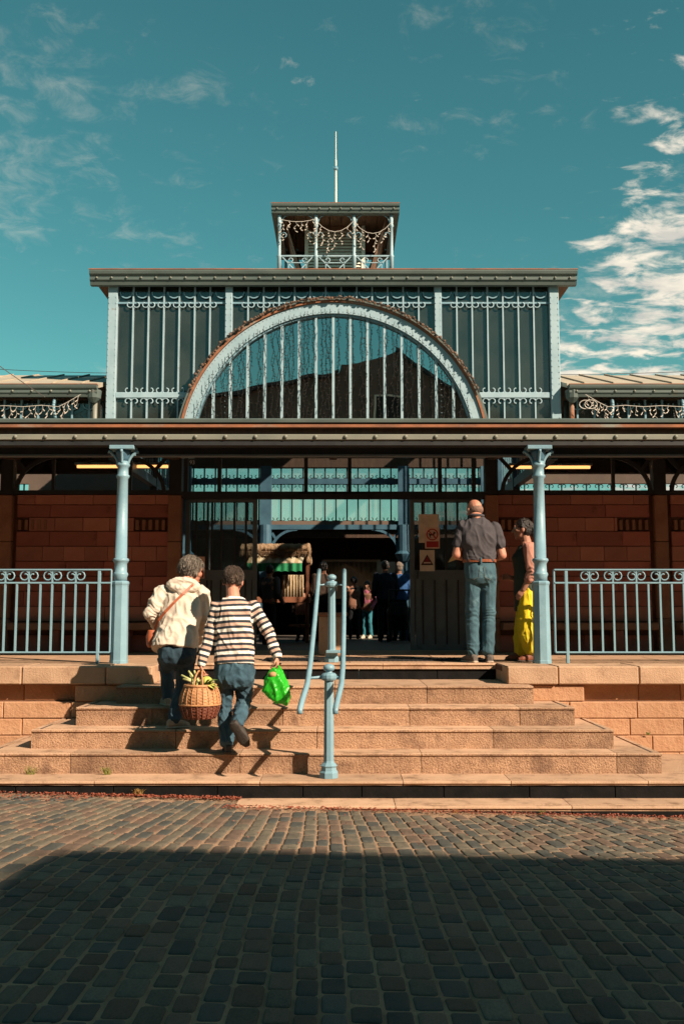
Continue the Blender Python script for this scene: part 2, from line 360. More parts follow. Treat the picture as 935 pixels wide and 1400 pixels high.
def sett_mesh(rng, m):
    """a worn sett, 1 x 1 x 1 before scaling: rounded plan, pillowed top"""
    k = 12; out = []
    for i in range(k):
        w = 2 * math.pi * (i + 0.5) / k; c_, s_ = math.cos(w), math.sin(w)
        e = 0.24; px = math.copysign(abs(c_) ** e, c_) * 0.5; py = math.copysign(abs(s_) ** e, s_) * 0.5
        out.append((px * rng.uniform(0.93, 1.0), py * rng.uniform(0.94, 1.0)))
    b = MB(); vs = []
    for sc_, z in ((1.0, -1.0), (1.0, -0.12), (0.955, -0.02), (0.76, 0.015)):
        for px, py in out: vs.append((px * sc_, py * sc_, z + (rng.uniform(-0.03, 0.03) if z > -0.2 else 0)))
    vs.append((rng.uniform(-.1, .1), rng.uniform(-.1, .1), 0.02 + rng.uniform(-0.04, 0.04))); fs = []
    for r_ in range(3):
        for i in range(k): fs.append((r_ * k + i, r_ * k + (i + 1) % k, (r_ + 1) * k + (i + 1) % k, (r_ + 1) * k + i))
    for i in range(k): fs.append((3 * k + i, 3 * k + (i + 1) % k, 4 * k))
    b.add(vs, fs); return b
rng = random.Random(11)
MS = ['cobble', 'cobble', 'cobble_warm', 'cobble_green']
setts = [(sett_mesh(rng, None), MS[i % 4]) for i in range(24)]
sett_me = [b.mesh('cobblestone', M[m], True) for b, m in setts]
cand = []; ucol = -6.2
while ucol < 6.2:
    wcol = rng.uniform(0.098, 0.132); y = 2.0 + rng.uniform(0, 0.25)
    uc = ucol + wcol / 2; ucol += wcol
    while y < 8.45:
        ln = rng.choice((0.155, 0.18, 0.20, 0.225, 0.19)) * rng.uniform(0.92, 1.08); yc = y + ln / 2; y += ln
        g = max(0.0, yc - 4.4); k = 1 - 0.018 * g * g * (1.0 if uc < 0 else 1.12)
        g2 = max(0.0, yc + 0.1 - 4.4); k2 = 1 - 0.018 * g2 * g2 * (1.0 if uc < 0 else 1.12)
        x = uc * k; ang = -math.atan2(uc * (k2 - k), 0.1)
        x += 0.02 * math.sin(yc * 2.1 + uc)
        lim = 8.30 if x < -0.75 else 7.97
        if yc + ln / 2 > lim or abs(x) > 4.5: continue
        cand.append((x, yc, wcol * k, ln, ang))
def seen(c):
    x, yc = c[0], c[1]; return abs((x - CAMX) / yc) < 0.36 and yc > 3.6
cand.sort(key=lambda c: (not seen(c), c[1]))
cheap = {k: MB() for k in range(4)}; ncob = 0
for c in cand:
    x, yc, w, ln, ang = c; i = rng.randrange(len(sett_me)); fl = rng.choice((0, math.pi))
    h = 0.055; z = gz(x, yc) + rng.uniform(-0.001, 0.004); sxx, syy = w - 0.011, ln - 0.013
    tilt = (rng.uniform(-0.014, 0.014), rng.uniform(-0.018, 0.018))
    if ncob < 300 and seen(c):
        place('cobblestone', sett_me[i], (x, yc, z), ground, (tilt[0], tilt[1], ang + fl), (sxx, syy, h)); ncob += 1
    else:
        b = setts[i][0]; mx = Matrix.LocRotScale(Vector((x, yc, z)), Matrix.Rotation(ang + fl, 3, 'Z').to_quaternion(), Vector((sxx, syy, h)))
        cheap[i % 4].add([mx @ Vector(p) for p in b.v], b.f)
allc = MB(); midx = []
for k in range(4):
    allc.add(cheap[k].v, cheap[k].f); midx += [k] * len(cheap[k].f)
me = allc.mesh('far_cobblestones', None, True)
for m in MS: me.materials.append(M[m])
for p, k in zip(me.polygons, midx): p.material_index = k
new_obj('far_cobblestones', me, ground, 'stuff')

# ================================================================== STEPS
def tread_profile(y0, depth, z, h):
    """step stone in section (y, z): rough front, eased nosing, cut groove behind it"""
    return [(y0 + 0.016, z - h), (y0 + 0.013, z - 0.026), (y0, z - 0.018), (y0 + 0.006, z - 0.004), (y0 + 0.016, z), (y0 + 0.056, z), (y0 + 0.060, z - 0.016), (y0 + 0.080, z - 0.016), (y0 + 0.084, z), (y0 + depth, z), (y0 + depth, z - h)]
def step_stone(x0, x1, y0, depth, z, h, m, parent, name='step_stone', rough=0.006):
    pr = tread_profile(y0, depth, z, h); b = MB(); n = max(2, int((x1 - x0) / 0.09)); k = len(pr)
    # subdivide the riser so that its face can be uneven
    face = [(y0 + 0.016, z - h + (h - 0.028) * q / 3) for q in range(3)] + pr[1:]; k = len(face)
    for i in range(n + 1):
        x = x0 + (x1 - x0) * i / n
        for j, (y, zz) in enumerate(face):
            d = rough * noise.noise((x * 9, zz * 14, y0 * 7)) if j < 3 else (0.002 * noise.noise((x * 6, y0, 3)) if j < 6 else 0)
            e = 0.006 if i in (0, n) and j < 6 else 0
            b.v.append((x, y + d + e, zz - (0.002 if i in (0, n) else 0)))
    for i in range(n):
        for j in range(k): b.f.append((i * k + j, (i + 1) * k + j, (i + 1) * k + (j + 1) % k, i * k + (j + 1) % k))
    b.f.append(tuple(range(k))); b.f.append(tuple(n * k + j for j in range(k)))
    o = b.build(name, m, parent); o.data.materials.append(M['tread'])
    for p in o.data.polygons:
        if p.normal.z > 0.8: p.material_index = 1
    return o
STEPS = [  # front, level, right end, left end, joints
    (9.616, -0.170, 1.945, -2.03, (-1.05, 0.05, 0.93)),
    (9.276, -0.338, 2.255, -2.32, (-1.62, -0.42, 0.74, 1.75)),
    (8.968, -0.505, 2.525, -2.63, (-1.35, -0.10, 1.46)),
    (8.690, -0.672, 2.855, -2.98, (-2.2, -0.75, 0.80, 2.47)),
]
steps = thing('stone_steps', 'worn orange stone steps rising in a stepped pyramid to the market entrance', 'steps', (0, 8.7, -1.0))
GAP = 0.006
for n, (yf, z, xr, xl, joints) in enumerate(STEPS):
    e = [xl, *joints, xr]; h = 0.19; dep = 0.42 if n else 1.10
    for a, b_ in zip(e, e[1:]): step_stone(a + GAP / 2, b_ - GAP / 2, yf, dep, z, h, M['step'], steps)
    if n:       # side returns run back to the terrace wall
        for side, xe in ((1, xr), (-1, xl)):
            b = MB(); k = 0.36; y0, y1 = yf + dep + 0.004, 9.96
            prof = [(p[0] - yf, p[1]) for p in tread_profile(yf, k, z, h)]
            poly = [(xe - side * a, zz) for a, zz in prof]
            b.prism([(p[0], p[1]) for p in poly], 1, y0, y1)
            rs_ = b.build('return_stone', M['step'], steps); rs_.data.materials.append(M['tread'])
            for p in rs_.data.polygons:
                if p.normal.z > 0.8: p.material_index = 1
            # dark strip marking the groove along the front row's end, meeting the return
            MB().box(min(xe - side * 0.060, xe - side * 0.080), max(xe - side * 0.060, xe - side * 0.080), yf + 0.07, yf + dep, z - 0.004, z + 0.0015).build('groove', M['groove'], steps)
MB().box(-1.9, 1.9, 10.0, 10.9, -0.9, -0.22).build('core', M['joint'], steps)
# lowest slab with a black riser, and the extra kerb on the right where the street drops
EX = [-5.6, -4.3, -3.1, -1.9, -0.55, 0.62, 1.5, 2.62, 3.9, 5.6]; ze = -0.845
for a, b_ in zip(EX, EX[1:]):
    step_stone(a + GAP / 2, b_ - GAP / 2, 8.316, 0.46, ze, 0.036, M['slab'], steps, 'bottom_slab', 0.002)
for side in (1, -1):
    for a, b_ in ((2.6, 3.9), (3.9, 5.6)):
        MB().chbox(min(side * a, side * b_), max(side * a, side * b_), 8.785, 9.95, ze - 0.06, ze - 0.002, 0.004).build('bottom_slab', M['slab'], steps)
BX = [-5.6, -4.4, -3.35, -2.55, -1.75, -0.9, -0.2, 0.28, 0.95, 1.65, 2.35, 3.0, 4.2, 5.6]
for a, b_ in zip(BX, BX[1:]):
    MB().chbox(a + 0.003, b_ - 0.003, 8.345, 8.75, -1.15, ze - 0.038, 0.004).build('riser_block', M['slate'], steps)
kerb = thing('kerb', 'low orange stone kerb at the foot of the steps, right half only', 'kerb', (2, 8.1, -1.05))
KX = [-0.72, 0.54, 1.92, 3.3, 5.4]
for a, b_ in zip(KX, KX[1:]):
    step_stone(a + GAP / 2, b_ - GAP / 2, 8.0, 0.42, -0.985, 0.04, M['slab'], kerb, 'kerb_stone', 0.003)
    MB().chbox(a + 0.004, b_ - 0.004, 8.02, 8.4, -1.2, -1.027, 0.006).build('kerb_base', M['slate'], kerb)

# ================================================================== TERRACE
terr = thing('terrace', 'raised stone terrace with pale edge slabs above coursed sandstone blocks', 'terrace', (0, 10.2, -1.0))
fl = MB().box(-1.733, 1.733, 10.63, 13.7, -0.06, -0.004).box(-9, -1.733, 10.2, 13.7, -0.06, -0.004).box(1.733, 9, 10.2, 13.7, -0.06, -0.004)
fl.build('paving', M['joint'], terr)
yy = 10.62; row = 0
while yy < 13.6:
    d = 0.74; xx = -8.8 + (row % 2) * 0.5
    if yy < 12.2:
        while xx < 8.8:
            x1 = xx + 1.0
            a, b_ = max(xx, -6), min(x1, 6)
            if b_ > a + 0.1:
                block('flagstone', a + 0.003, b_ - 0.003, yy + 0.003, yy + d - 0.003, -0.05, 0.0, M['landing'], terr, 0.004)
            xx = x1
    else:
        MB().box(-6, 6, yy + 0.003, yy + d - 0.003, -0.05, 0.0).build('flagstone', M['landing'], terr)
    yy += d; row += 1
# centre edge: thin slab and black riser; sides: thick edge slabs
CE = [-1.733, -0.62, 0.55, 1.733]
for a, b_ in zip(CE, CE[1:]): step_stone(a + 0.002, b_ - 0.002, 10.56, 0.055, 0.001, 0.062, M['slab'], terr, 'edge_slab', 0.001)
RX = [-1.733, -1.1, -0.45, 0.3, 1.12, 1.733]
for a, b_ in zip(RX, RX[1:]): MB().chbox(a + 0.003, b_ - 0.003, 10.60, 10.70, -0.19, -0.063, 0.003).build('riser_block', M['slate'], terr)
for side in (1, -1):
    ed = [1.735, 2.235, 3.03, 4.1, 5.2, 6.3] if side > 0 else [1.735, 2.19, 3.02, 4.2, 5.3, 6.3]
    for k, (a, b_) in enumerate(zip(ed, ed[1:])):
        x0, x1 = sorted((side * a, side * b_))
        back = 10.72 if k == 0 else 10.62
        block('edge_slab', x0 + 0.003, x1 - 0.003, 9.88 + (0.0 if k == 0 else 0.012), back, -0.176, 0.002, M['slab'], terr, 0.012)
    zt = -0.180; hh = 0.163; rr = random.Random(5 + side)
    for c in range(6):
        x = 1.75 + (0.12 if c % 2 else 0.0)
        while x < 6.2:
            w = rr.uniform(0.42, 0.72)
            x1 = 2.50 if (c == 0 and x < 2.4) else min(6.3, x + w)
            yf = 9.925 + rr.uniform(-0.006, 0.006)
            if c == 0 and x >= 2.49: yf += 0.13
            a, b_ = sorted((side * x, side * x1)); z1 = zt - hh * c
            block('sandstone_block', a + 0.003, b_ - 0.003, round(yf, 3), 10.3, z1 - hh + 0.0025, z1 - 0.0025, M['sand_orange'], terr, 0.008)
            x = x1
    a, b_ = sorted((side * 1.7, side * 6.3))
    MB().box(a, b_, 10.075, 10.35, -1.3, -0.179).build('mortar_core', M['mortar_pale'], terr); MB().box(a, b_, 9.94, 10.07, -1.3, -0.345).build('mortar_core', M['mortar_pale'], terr)
# rubber entrance mat, an open lattice
mat_t = thing('doormat', 'black open lattice mat lying across the entrance floor', 'doormat', (0.3, 11.4, 0))
mb = MB(); x = -0.72
while x < 1.7:
    mb.tube([(x, 10.98, 0.006), (x + 0.035, 11.2, 0.012), (x - 0.005, 11.4, 0.006), (x + 0.03, 11.62, 0.012)], 0.008, 4); x += 0.05
for y in (10.98, 11.08, 11.18, 11.28, 11.38, 11.48, 11.62): mb.tube([(-0.75, y, 0.009), (1.72, y, 0.009)], 0.009, 4)
mb.build('lattice', M['black'], mat_t)

# ------------------------------------------------------------------ petals, weeds
M['petal'] = mat('rust_red_debris', (0.28, 0.07, 0.035), (0.17, 0.05, 0.03), 30, 0.9, rnd=0.2)
M['grass'] = mat('yellow_green_blades', (0.20, 0.20, 0.035), (0.11, 0.13, 0.03), 20, 0.7)
M['grassdry'] = mat('dry_blades', (0.34, 0.17, 0.05), (0.24, 0.16, 0.04), 20, 0.8)
pm = MB(); rp = random.Random(3)
for k in range(2600):
    if k < 1150: x = -0.7 - abs(rp.gauss(0, 1.5)); y = 8.335 - abs(rp.gauss(0, 0.06)) * (2.2 if x < -1.9 else 1.0)
    elif k < 2350: x = rp.uniform(-0.8, 3.6); y = 7.99 - abs(rp.gauss(0, 0.075))
    else: x = rp.uniform(-3.2, 3.4); y = rp.uniform(6.0, 8.2)
    if k >= 2350 and x > -0.7 and y > 7.97: continue
    s_ = rp.uniform(0.006, 0.017) * (0.6 if k >= 2350 else 1); z = gz(x, y) + (0.012 if k < 2350 else 0.006); w = rp.uniform(0, 6.3); t = rp.uniform(-0.006, 0.012)
    c_, q = math.cos(w) * s_, math.sin(w) * s_
    pm.add([(x + c_, y + q, z), (x - q * .7, y + c_ * .7, z + t + 0.004), (x - c_, y - q, z + 0.002), (x + q * .7, y - c_ * .7, z + t)], [(0, 1, 2, 3)])
new_obj('fallen_petals', pm.mesh('fallen_petals', M['petal']), None, 'stuff'); 
def weed(px, py, Y, z, h, n, m, label):
    p = at(px, py, Y); t = thing('grass_tuft', label, 'weed', (p.x, Y, z), 'weeds in the step joints'); b = MB(); r_ = random.Random(int(px))
    for k in range(n):
        w = r_.uniform(-2.9, -0.2); l = h * r_.uniform(0.55, 1.1); o = r_.uniform(-0.03, 0.03) * h / 0.1
        lean = r_.uniform(0.15, 0.8); x0 = p.x + o; d = Vector((math.cos(w) * lean, -abs(math.sin(w)) * lean * 0.6, 1)).normalized()
        q0 = Vector((x0, Y, z)); pts = [q0, q0 + d * l * 0.5, q0 + d * l * 0.85 + Vector((d.x, d.y, -0.4)) * l * 0.25]
        b.tube(pts, [0.0028, 0.0022, 0.0006], 3)
    b.build('blades', m, t); return t
weed(42, 1061, 8.655, -0.845, 0.11, 26, M['grass'], 'yellow green grass tuft at the far left of the step foot')
weed(147, 1061, 8.655, -0.845, 0.10, 34, M['grass'], 'bushy green grass tuft at the step foot below the basket woman')
weed(190, 1086, 8.33, -0.965, 0.09, 26, M['grassdry'], 'dry straw coloured tuft hanging on the black riser at left')
weed(621, 1113, 7.985, -1.04, 0.06, 22, M['grassdry'], 'small dry orange tuft at the kerb foot')
weed(740, 1112, 7.985, -1.045, 0.05, 22, M['grass'], 'small green weed in the kerb joint on the right')
weed(886, 1024, 9.9, -0.66, 0.045, 18, M['grass'], 'tiny green weed growing on the sandstone wall at right')
# ================================================================== MARKET HALL
hall = thing('market_hall', 'glazed iron market hall with a big arched window over sandstone walls', 'market hall', (0, 16.5, 0))
YW = 13.6
# courses of dressed blocks (top z, height, block length, material)
CRS = [(2.145, 0.135, 0.40, 'sand_wall'), (2.005, 0.170, 1.02, 'sand_red'), (1.83, 0.185, 0.36, 'sand_wall'), (1.64, 0.20, 0.62, 'sand_red'), (1.435, 0.20, 0.31, 'sand_wall'), (1.23, 0.20, 0.55, 'sand_red'), (1.025, 0.20, 0.60, 'sand_red'), (0.82, 0.20, 0.52, 'sand_red'), (0.615, 0.20, 0.60, 'sand_wall'), (0.23, 0.23, 0.70, 'sand_red')]
rr = random.Random(21)
walls = {}
for s_ in (1, -1):
    a, b_ = sorted((s_ * 2.1, s_ * 8.6)); walls[s_] = MB().box(a, b_, YW + 0.05, YW + 0.30, 0.0, 2.145).build('front_wall', M['joint'], hall)
def vents(s_, x0, x1, parent):
    a, b_ = sorted((s_ * x0, s_ * x1)); n = 5; w = (b_ - a) / n
    MB().box(a, b_, YW + 0.045, YW + 0.06, 1.65, 1.83).build('vent_recess', M['joint'], parent)
    for k in range(n): block('vent_brick', a + k * w + 0.022, a + (k + 1) * w - 0.022, YW - 0.01, YW + 0.052, 1.66, 1.80, M['pilaster'], parent, 0.006)
for s_ in (1, -1):
    wall = walls[s_]
    for b0, b1 in ((2.255, 4.33), (4.62, 6.6)):
        for zt, hh, ln, mm in CRS:
            x = b0; first = True
            while x < b1 - 0.02:
                w = ln * (rr.uniform(0.45, 0.75) if first else rr.uniform(0.92, 1.10)); first = False
                x1 = min(b1, x + w)
                if b1 - x1 < 0.12: x1 = b1
                if zt == 1.83 and (x1 < b0 + 0.53 + 0.0 or x < b0 + 0.47 or x > b1 - 0.44 or x1 > b1 - 0.1):
                    if x < b0 + 0.47: x1 = b0 + 0.47
                    elif x > b1 - 0.44 - 0.2 or x1 > b1 - 0.44: 
                        if x < b1 - 0.44 - 0.04: x1 = b1 - 0.44; a, b_ = sorted((s_ * x, s_ * x1)); block('wall_block', a + 0.004, b_ - 0.004, YW + rr.choice((-.004, 0, .003)), YW + 0.06, zt - hh + 0.004, zt - 0.002, M[mm], wall, 0.006)
                        break
                    x = x1; continue
                a, b_ = sorted((s_ * x, s_ * x1))
                block('wall_block', a + 0.002, b_ - 0.002, YW + rr.choice((-.004, 0, .003)), YW + 0.06, zt - hh + 0.002, zt - 0.002, M[mm], wall, 0.004)
                x = x1
        vents(s_, b0 + 0.02, b0 + 0.47, wall); vents(s_, b1 - 0.44, b1 - 0.0, wall)
        a, b_ = sorted((s_ * b0, s_ * b1))
        MB().chbox(a, b_, YW - 0.26, YW + 0.055, 0.30, 0.40, 0.012).build('stone_ledge', M['pilaster'], wall)
        for q in (0.3, 0.75): MB().chbox(a + (b_ - a) * q - 0.06, a + (b_ - a) * q + 0.06, YW - 0.22, YW + 0.05, 0.0, 0.299, 0.01).build('ledge_foot', M['sand_red'], wall)
    for xc in (2.165, 4.475):
        for z0, z1 in ((0.0, 0.45), (0.455, 0.95), (0.955, 1.5), (1.505, 2.14)):
            block('pilaster_block', s_ * xc - 0.09, s_ * xc + 0.09, YW - 0.05, YW + 0.10, z0, z1, M['pilaster'], wall, 0.012)
# ---- iron frame of the bays: posts, rails, lunette glazing and arched brackets
fr = MB()
for s_ in (1, -1):
    for xc in (2.165, 4.475, 6.75):
        fr.box(s_ * xc - 0.085, s_ * xc + 0.085, YW - 0.03, YW + 0.12, 2.146, 2.90)
    a, b_ = sorted((s_ * 2.1, s_ * 6.8))
    fr.box(a, b_, YW - 0.015, YW + 0.09, 2.150, 2.205)
    fr.box(a, b_, YW - 0.01, YW + 0.10, 2.68, 2.76)
fr.box(-2.08, 2.08, YW - 0.035, YW + 0.10, 2.665, 2.76).box(-2.08, 2.08, YW - 0.04, YW + 0.11, 2.09, 2.185)
fr.box(-0.50, 0.50, YW - 0.07, YW - 0.0415, 2.075, 2.15)
fr.build('iron_frame', M['iron'], hall)
for s_ in (1, -1):
    for b0, b1 in ((2.25, 4.39), (4.56, 6.66)):
        w = (b1 - b0); cuts = [b0, b0 + 0.54, b1 - 0.54, b1]
        for c in cuts[1:3]: MB().box(s_ * c - 0.02, s_ * c + 0.02, YW - 0.005, YW + 0.05, 2.206, 2.679).build('glazing_bar', M['iron'], hall)
        for c0, c1 in zip(cuts, cuts[1:]):
            a, b_ = sorted((s_ * c0, s_ * c1)); MB().box(a + 0.01, b_ - 0.01, YW + 0.018, YW + 0.024, 2.206, 2.679).build('window_pane', M['clear'], hall)
        for end in (0, 1):      # arched iron bracket from each pilaster
            x0 = b0 if end == 0 else b1; d = 1 if end == 0 else -1; b = MB(); pts = []
            for i in range(13):
                t = i / 12 * math.pi / 2; pts.append((s_ * (x0 + d * (0.06 + 0.62 * (1 - math.cos(t)))), YW - 0.07, 2.17 + 0.50 * math.sin(t)))
            for p, q in zip(pts, pts[1:]): b.bar(p, q, 0.05, 0.05)
            m = Vector(pts[5]); b.bar(m, (s_ * (x0 + d * 0.02), YW - 0.07, 2.66), 0.045, 0.045)
            b.build('arched_bracket', M['iron'], hall)
# ---- transom over the doors
TX = [-2.02, -1.565, -0.375, 0.225, 1.465, 1.93]
for a, b_ in zip(TX, TX[1:]):
    MB().box(a + 0.02, b_ - 0.02, YW + 0.02, YW + 0.026, 2.186, 2.664).build('transom_pane', M['clear'], hall)
for x in TX: MB().box(x - 0.025, x + 0.025, YW - 0.02, YW + 0.06, 2.186, 2.664).build('transom_bar', M['iron'], hall)
cu = bpy.data.curves.new('number', 'FONT'); cu.body = '93'; cu.size = 0.075; cu.extrude = 0.001
cu.materials.append(mat('white_numerals', (0.6, 0.6, 0.58), None, 5, 0.5)); tmp = bpy.data.objects.new('number_raw', cu); COL.objects.link(tmp); dg = bpy.context.evaluated_depsgraph_get(); dg.update()
no_ = new_obj('door_number', bpy.data.meshes.new_from_object(tmp.evaluated_get(dg))); bpy.data.objects.remove(tmp); no_.location = (-1.98, YW + 0.012, 2.57); no_.rotation_euler = (R(90), 0, 0); put_under(no_, hall)

# ---- pavilion front above the canopy
YP = 13.62; ZE = 5.10
def hall_last(): return [o for o in COL.objects][-1]
posts = MB()
for x, w in ((-3.08, 0.065), (3.08, 0.065), (-1.46, 0.05), (1.46, 0.05)):
    b = MB().chbox(x - w, x + w, YP - 0.06, YP + 0.10, 2.75, ZE + 0.1, 0.006)
    b.build('pavilion_post', M['paint_white'], hall)
    b = MB()
    for k in range(26):
        for q in (-1, 1): b.ball((x + q * (w - 0.016), YP - 0.062, 2.95 + k * 0.082), 0.008, 5, 4)
    b.build('rivets', M['paint_white'], hall, kind='stuff')
XB = [-3.08 + 0.065 + k * 0.2215 for k in range(1, 7)]
rail_z = 3.535
for x0, x1 in ((-3.015, -1.51), (1.51, 3.015)):
    MB().chbox(x0, x1, YP - 0.035, YP + 0.03, rail_z - 0.04, rail_z + 0.04, 0.006).build('pavilion_rail', M['paint_white'], hall)
    MB().box(x0, x1, YP - 0.02, YP + 0.02, 4.84, 4.865).build('pavilion_rail', M['paint'], hall)
MB().box(-1.41, 1.41, YP - 0.02, YP + 0.02, 4.84, 4.865).build('pavilion_rail', M['paint'], hall)
bar_x = []
for s_ in (1, -1):
    for k in range(6): bar_x.append((s_ * (3.015 - 0.215 * (k + 1)), 2.8))
for k in range(12): bar_x.append((-1.41 + 2.82 * (k + 1) / 13, None))
def arch_z(x, r=2.18): return 2.72 + math.sqrt(max(0.0, r * r - x * x)) if abs(x) < r else 2.75
sc1 = MB()
for s_ in (1, -1): sc1.tube(scroll_pts(0.048, s_, 1, 1.45, 9), 0.009, 5)
sc_me = sc1.mesh('scroll_pair', M['paint_white'], True)
ci = MB(); ci.ring(0, 0, 0.078, 0.094, -0.01, 0.01, math.pi, 2 * math.pi, 12); ci_me = ci.mesh('half_ring', M['paint'])
for x, z0 in bar_x:
    zb = max(2.8, arch_z(x) - 0.02) if abs(x) < 2.2 else 2.8
    if zb < 4.80:
        MB().box(x - 0.010, x + 0.010, YP - 0.022, YP + 0.012, zb, 5.12).build('glazing_bar', M['paint_white'], hall)
    elif zb < 5.05:
        MB().box(x - 0.010, x + 0.010, YP - 0.022, YP + 0.012, zb, 5.12).build('glazing_bar', M['paint_white'], hall)
    place('scroll_pair', sc_me, (x, YP - 0.02, 4.83), hall)
    if zb < 3.4:
        place('scroll_pair', sc_me, (x, YP - 0.02, 3.61), hall)
        place('scroll_pair', sc_me, (x, YP - 0.02, 3.445), hall, (math.pi, 0, 0))
for k in range(27):
    x = -2.9 + k * 5.8 / 26
    place('half_ring', ci_me, (x, YP - 0.012, 5.01), hall)
# milky panes between the posts (behind the bars), cut round the arch
def pane_poly(x0, x1, zbot, ztop):
    n = 10; low = [(x0 + (x1 - x0) * i / n) for i in range(n + 1)]
    return [(x, max(zbot, arch_z(x) - 0.03) if abs(x) < 2.2 else zbot) for x in low] + [(x1, ztop), (x0, ztop)]
xs_ = sorted([-3.015, -1.51, -1.41, 1.41, 1.51, 3.015] + [x for x, _ in bar_x])
for a, b_ in zip(xs_, xs_[1:]):
    if b_ - a < 0.12: continue
    MB().prism(pane_poly(a + 0.002, b_ - 0.002, 2.8, 5.12), 1, YP + 0.020, YP + 0.026).build('wall_pane', M['milky'], hall)
# ---- the arched window
arch = MB().ring(0, 2.72, 1.94, 2.09, YP - 0.16, YP + 0.02, R(-2), R(182), 72).build('arch_frame', M['paint_white'], hall)
MB().ring(0, 2.72, 2.095, 2.125, YP - 0.19, YP + 0.02, R(-2), R(182), 72).build('arch_flange', M['rust'], arch)
MB().ring(0, 2.72, 2.13, 2.165, YP - 0.17, YP + 0.02, R(-2), R(182), 72).build('arch_outer_rim', M['zinc_green'], arch)
MB().ring(0, 2.72, 1.915, 1.935, YP - 0.13, YP + 0.02, R(-2), R(182), 72).build('arch_inner_rim', M['paint'], arch)
b = MB()
for k in range(110):
    w = R(3) + k * R(174) / 109
    for rr_ in (1.965, 2.065): b.ball((math.cos(w) * rr_, YP - 0.162, 2.72 + math.sin(w) * rr_), 0.007, 5, 4)
b.build('arch_rivets', M['paint_white'], arch, kind='stuff')
ab = MB().box(-2.03, 2.03, YP - 0.10, YP, 2.685, 2.72).build('arch_sill', M['paint_white'], hall)
k = -8
AX = [q * 0.2365 for q in range(-8, 9)]
for x in AX:
    zt = 2.72 + math.sqrt(1.935 ** 2 - x * x) - 0.004 if abs(x) < 1.93 else 2.8
    MB().box(x - 0.017, x + 0.017, YP - 0.115, YP - 0.03, 2.722, zt).build('arch_mullion', M['paint_white'], hall)
ex = [-1.93] + AX + [1.93]
for a, b_ in zip(ex, ex[1:]):
    lo, hi = a + 0.002, b_ - 0.002; n = 6
    poly = [(lo, 2.722), (hi, 2.722)] + [(hi - (hi - lo) * i / n, 2.722 + math.sqrt(max(0.0004, 1.937 ** 2 - (hi - (hi - lo) * i / n) ** 2))) for i in range(n + 1)]
    MB().prism(poly, 1, YP - 0.066, YP - 0.060).build('arch_pane', M['arch_glass'], hall); ta, tb = random.uniform(-.0016, .0016), random.uniform(-.0013, .0013)
    for v in hall_last().data.vertices: v.co.y += ta * (v.co.x - (a + b_) / 2) + tb * (v.co.z - 3.6)
# ---- eaves: boxed gutter with bolts
def eave(parent, x0, x1, y0, z0, h, back, boltstep, m='zinc_green', bolts=True):
    s = h / 0.21
    prof = [(y0 + 0.05 * s, z0), (y0 + 0.03 * s, z0 + 0.055 * s), (y0 + 0.012 * s, z0 + 0.065 * s), (y0 + 0.012 * s, z0 + 0.115 * s), (y0 - 0.02 * s, z0 + 0.14 * s), (y0 - 0.03 * s, z0 + 0.175 * s), (y0 - 0.03 * s, z0 + 0.195 * s), (back, z0 + 0.195 * s), (back, z0)]
    MB().prism(prof, 0, x0, x1).build('gutter', M[m], parent)
    MB().box(x0 - 0.004, x1 + 0.004, y0 - 0.034 * s, back, z0 + 0.196 * s, z0 + 0.21 * s).build('rusty_edge', M['rust'], parent)
    if bolts:
        me = MB().ball((0, 0, 0), 0.017, 7, 5).mesh('bolt', M['zinc'], True); n = int((x1 - x0) / boltstep)
        for k in range(n + 1): place('bolt', me, (x0 + 0.1 + k * (x1 - x0 - 0.2) / n, y0 + 0.007 * s, z0 + 0.09 * s), parent)
MB().box(0.4, 3.05, 14.1, 19.7, 5.27, 5.28).build('added_roof_light', M['clear'], hall)  # unseen glazing added to let sun into the hall
ev = MB().box(-3.36, 0.4, YP - 0.02, 20.3, 5.262, 5.30).box(3.05, 3.36, YP - 0.02, 20.3, 5.262, 5.30).box(0.4, 3.05, YP - 0.02, 14.1, 5.262, 5.30).box(0.4, 3.05, 19.7, 20.3, 5.262, 5.30).build('pavilion_roof', M['zinc'], hall)
eave(ev, -3.38, 3.38, 13.43, 5.07, 0.21, 13.56, 0.21)
for s_ in (1, -1):
    a, b_ = sorted((s_ * 3.16, s_ * 3.38)); MB().box(a, b_, 13.562, 20.3, 5.20, 5.26).build('side_eave', M['wood_brown'], ev)
MB().box(-3.155, 0.4, 13.70, 20.2, 5.22, 5.258).box(0.4, 3.05, 13.70, 14.1, 5.22, 5.258).box(0.4, 3.05, 19.7, 20.2, 5.22, 5.258).build('pavilion_ceiling', M['wood'], ev)
# side and back walls of the pavilion clerestory
for s_ in (1, -1):
    for k in range(5):
        y = 13.74 + k * (20.0 - 13.74) / 4; MB().box(s_ * 3.08 - 0.06, s_ * 3.08 + 0.06, y - 0.06, y + 0.06, 0.0 if k in (2, 4) else 2.8, 5.2).build('clerestory_post', M['paint_deep_shade'], hall)
    x = s_ * 3.08
    for k in range(27):
        y = 13.9 + k * 6.0 / 26; MB().box(x - 0.012, x + 0.012, y - 0.012, y + 0.012, 2.8, 5.2).build('clerestory_bar', M['paint'], hall)
    MB().box(x - 0.004, x + 0.004, 13.75, 19.95, 2.8, 5.2).build('clerestory_pane', M['clear'], hall)
    MB().box(x - 0.05, x + 0.05, 13.75, 19.95, 2.66, 2.80).build('clerestory_beam', M['paint_deep_shade'], hall)
YB = 20.0
MB().box(-3.2, 3.2, YB - 0.10, YB + 0.10, 3.46, 5.24).build('rear_gable', M['wood'], hall)
MB().box(-3.2, 3.2, YB - 0.06, YB + 0.06, 3.125, 3.235).build('rear_rail', M['paint_deep_shade'], hall)
MB().box(-3.2, 3.2, YB - 0.12, YB + 0.06, 2.29, 2.372).build('rear_beam', M['plaster'], hall)
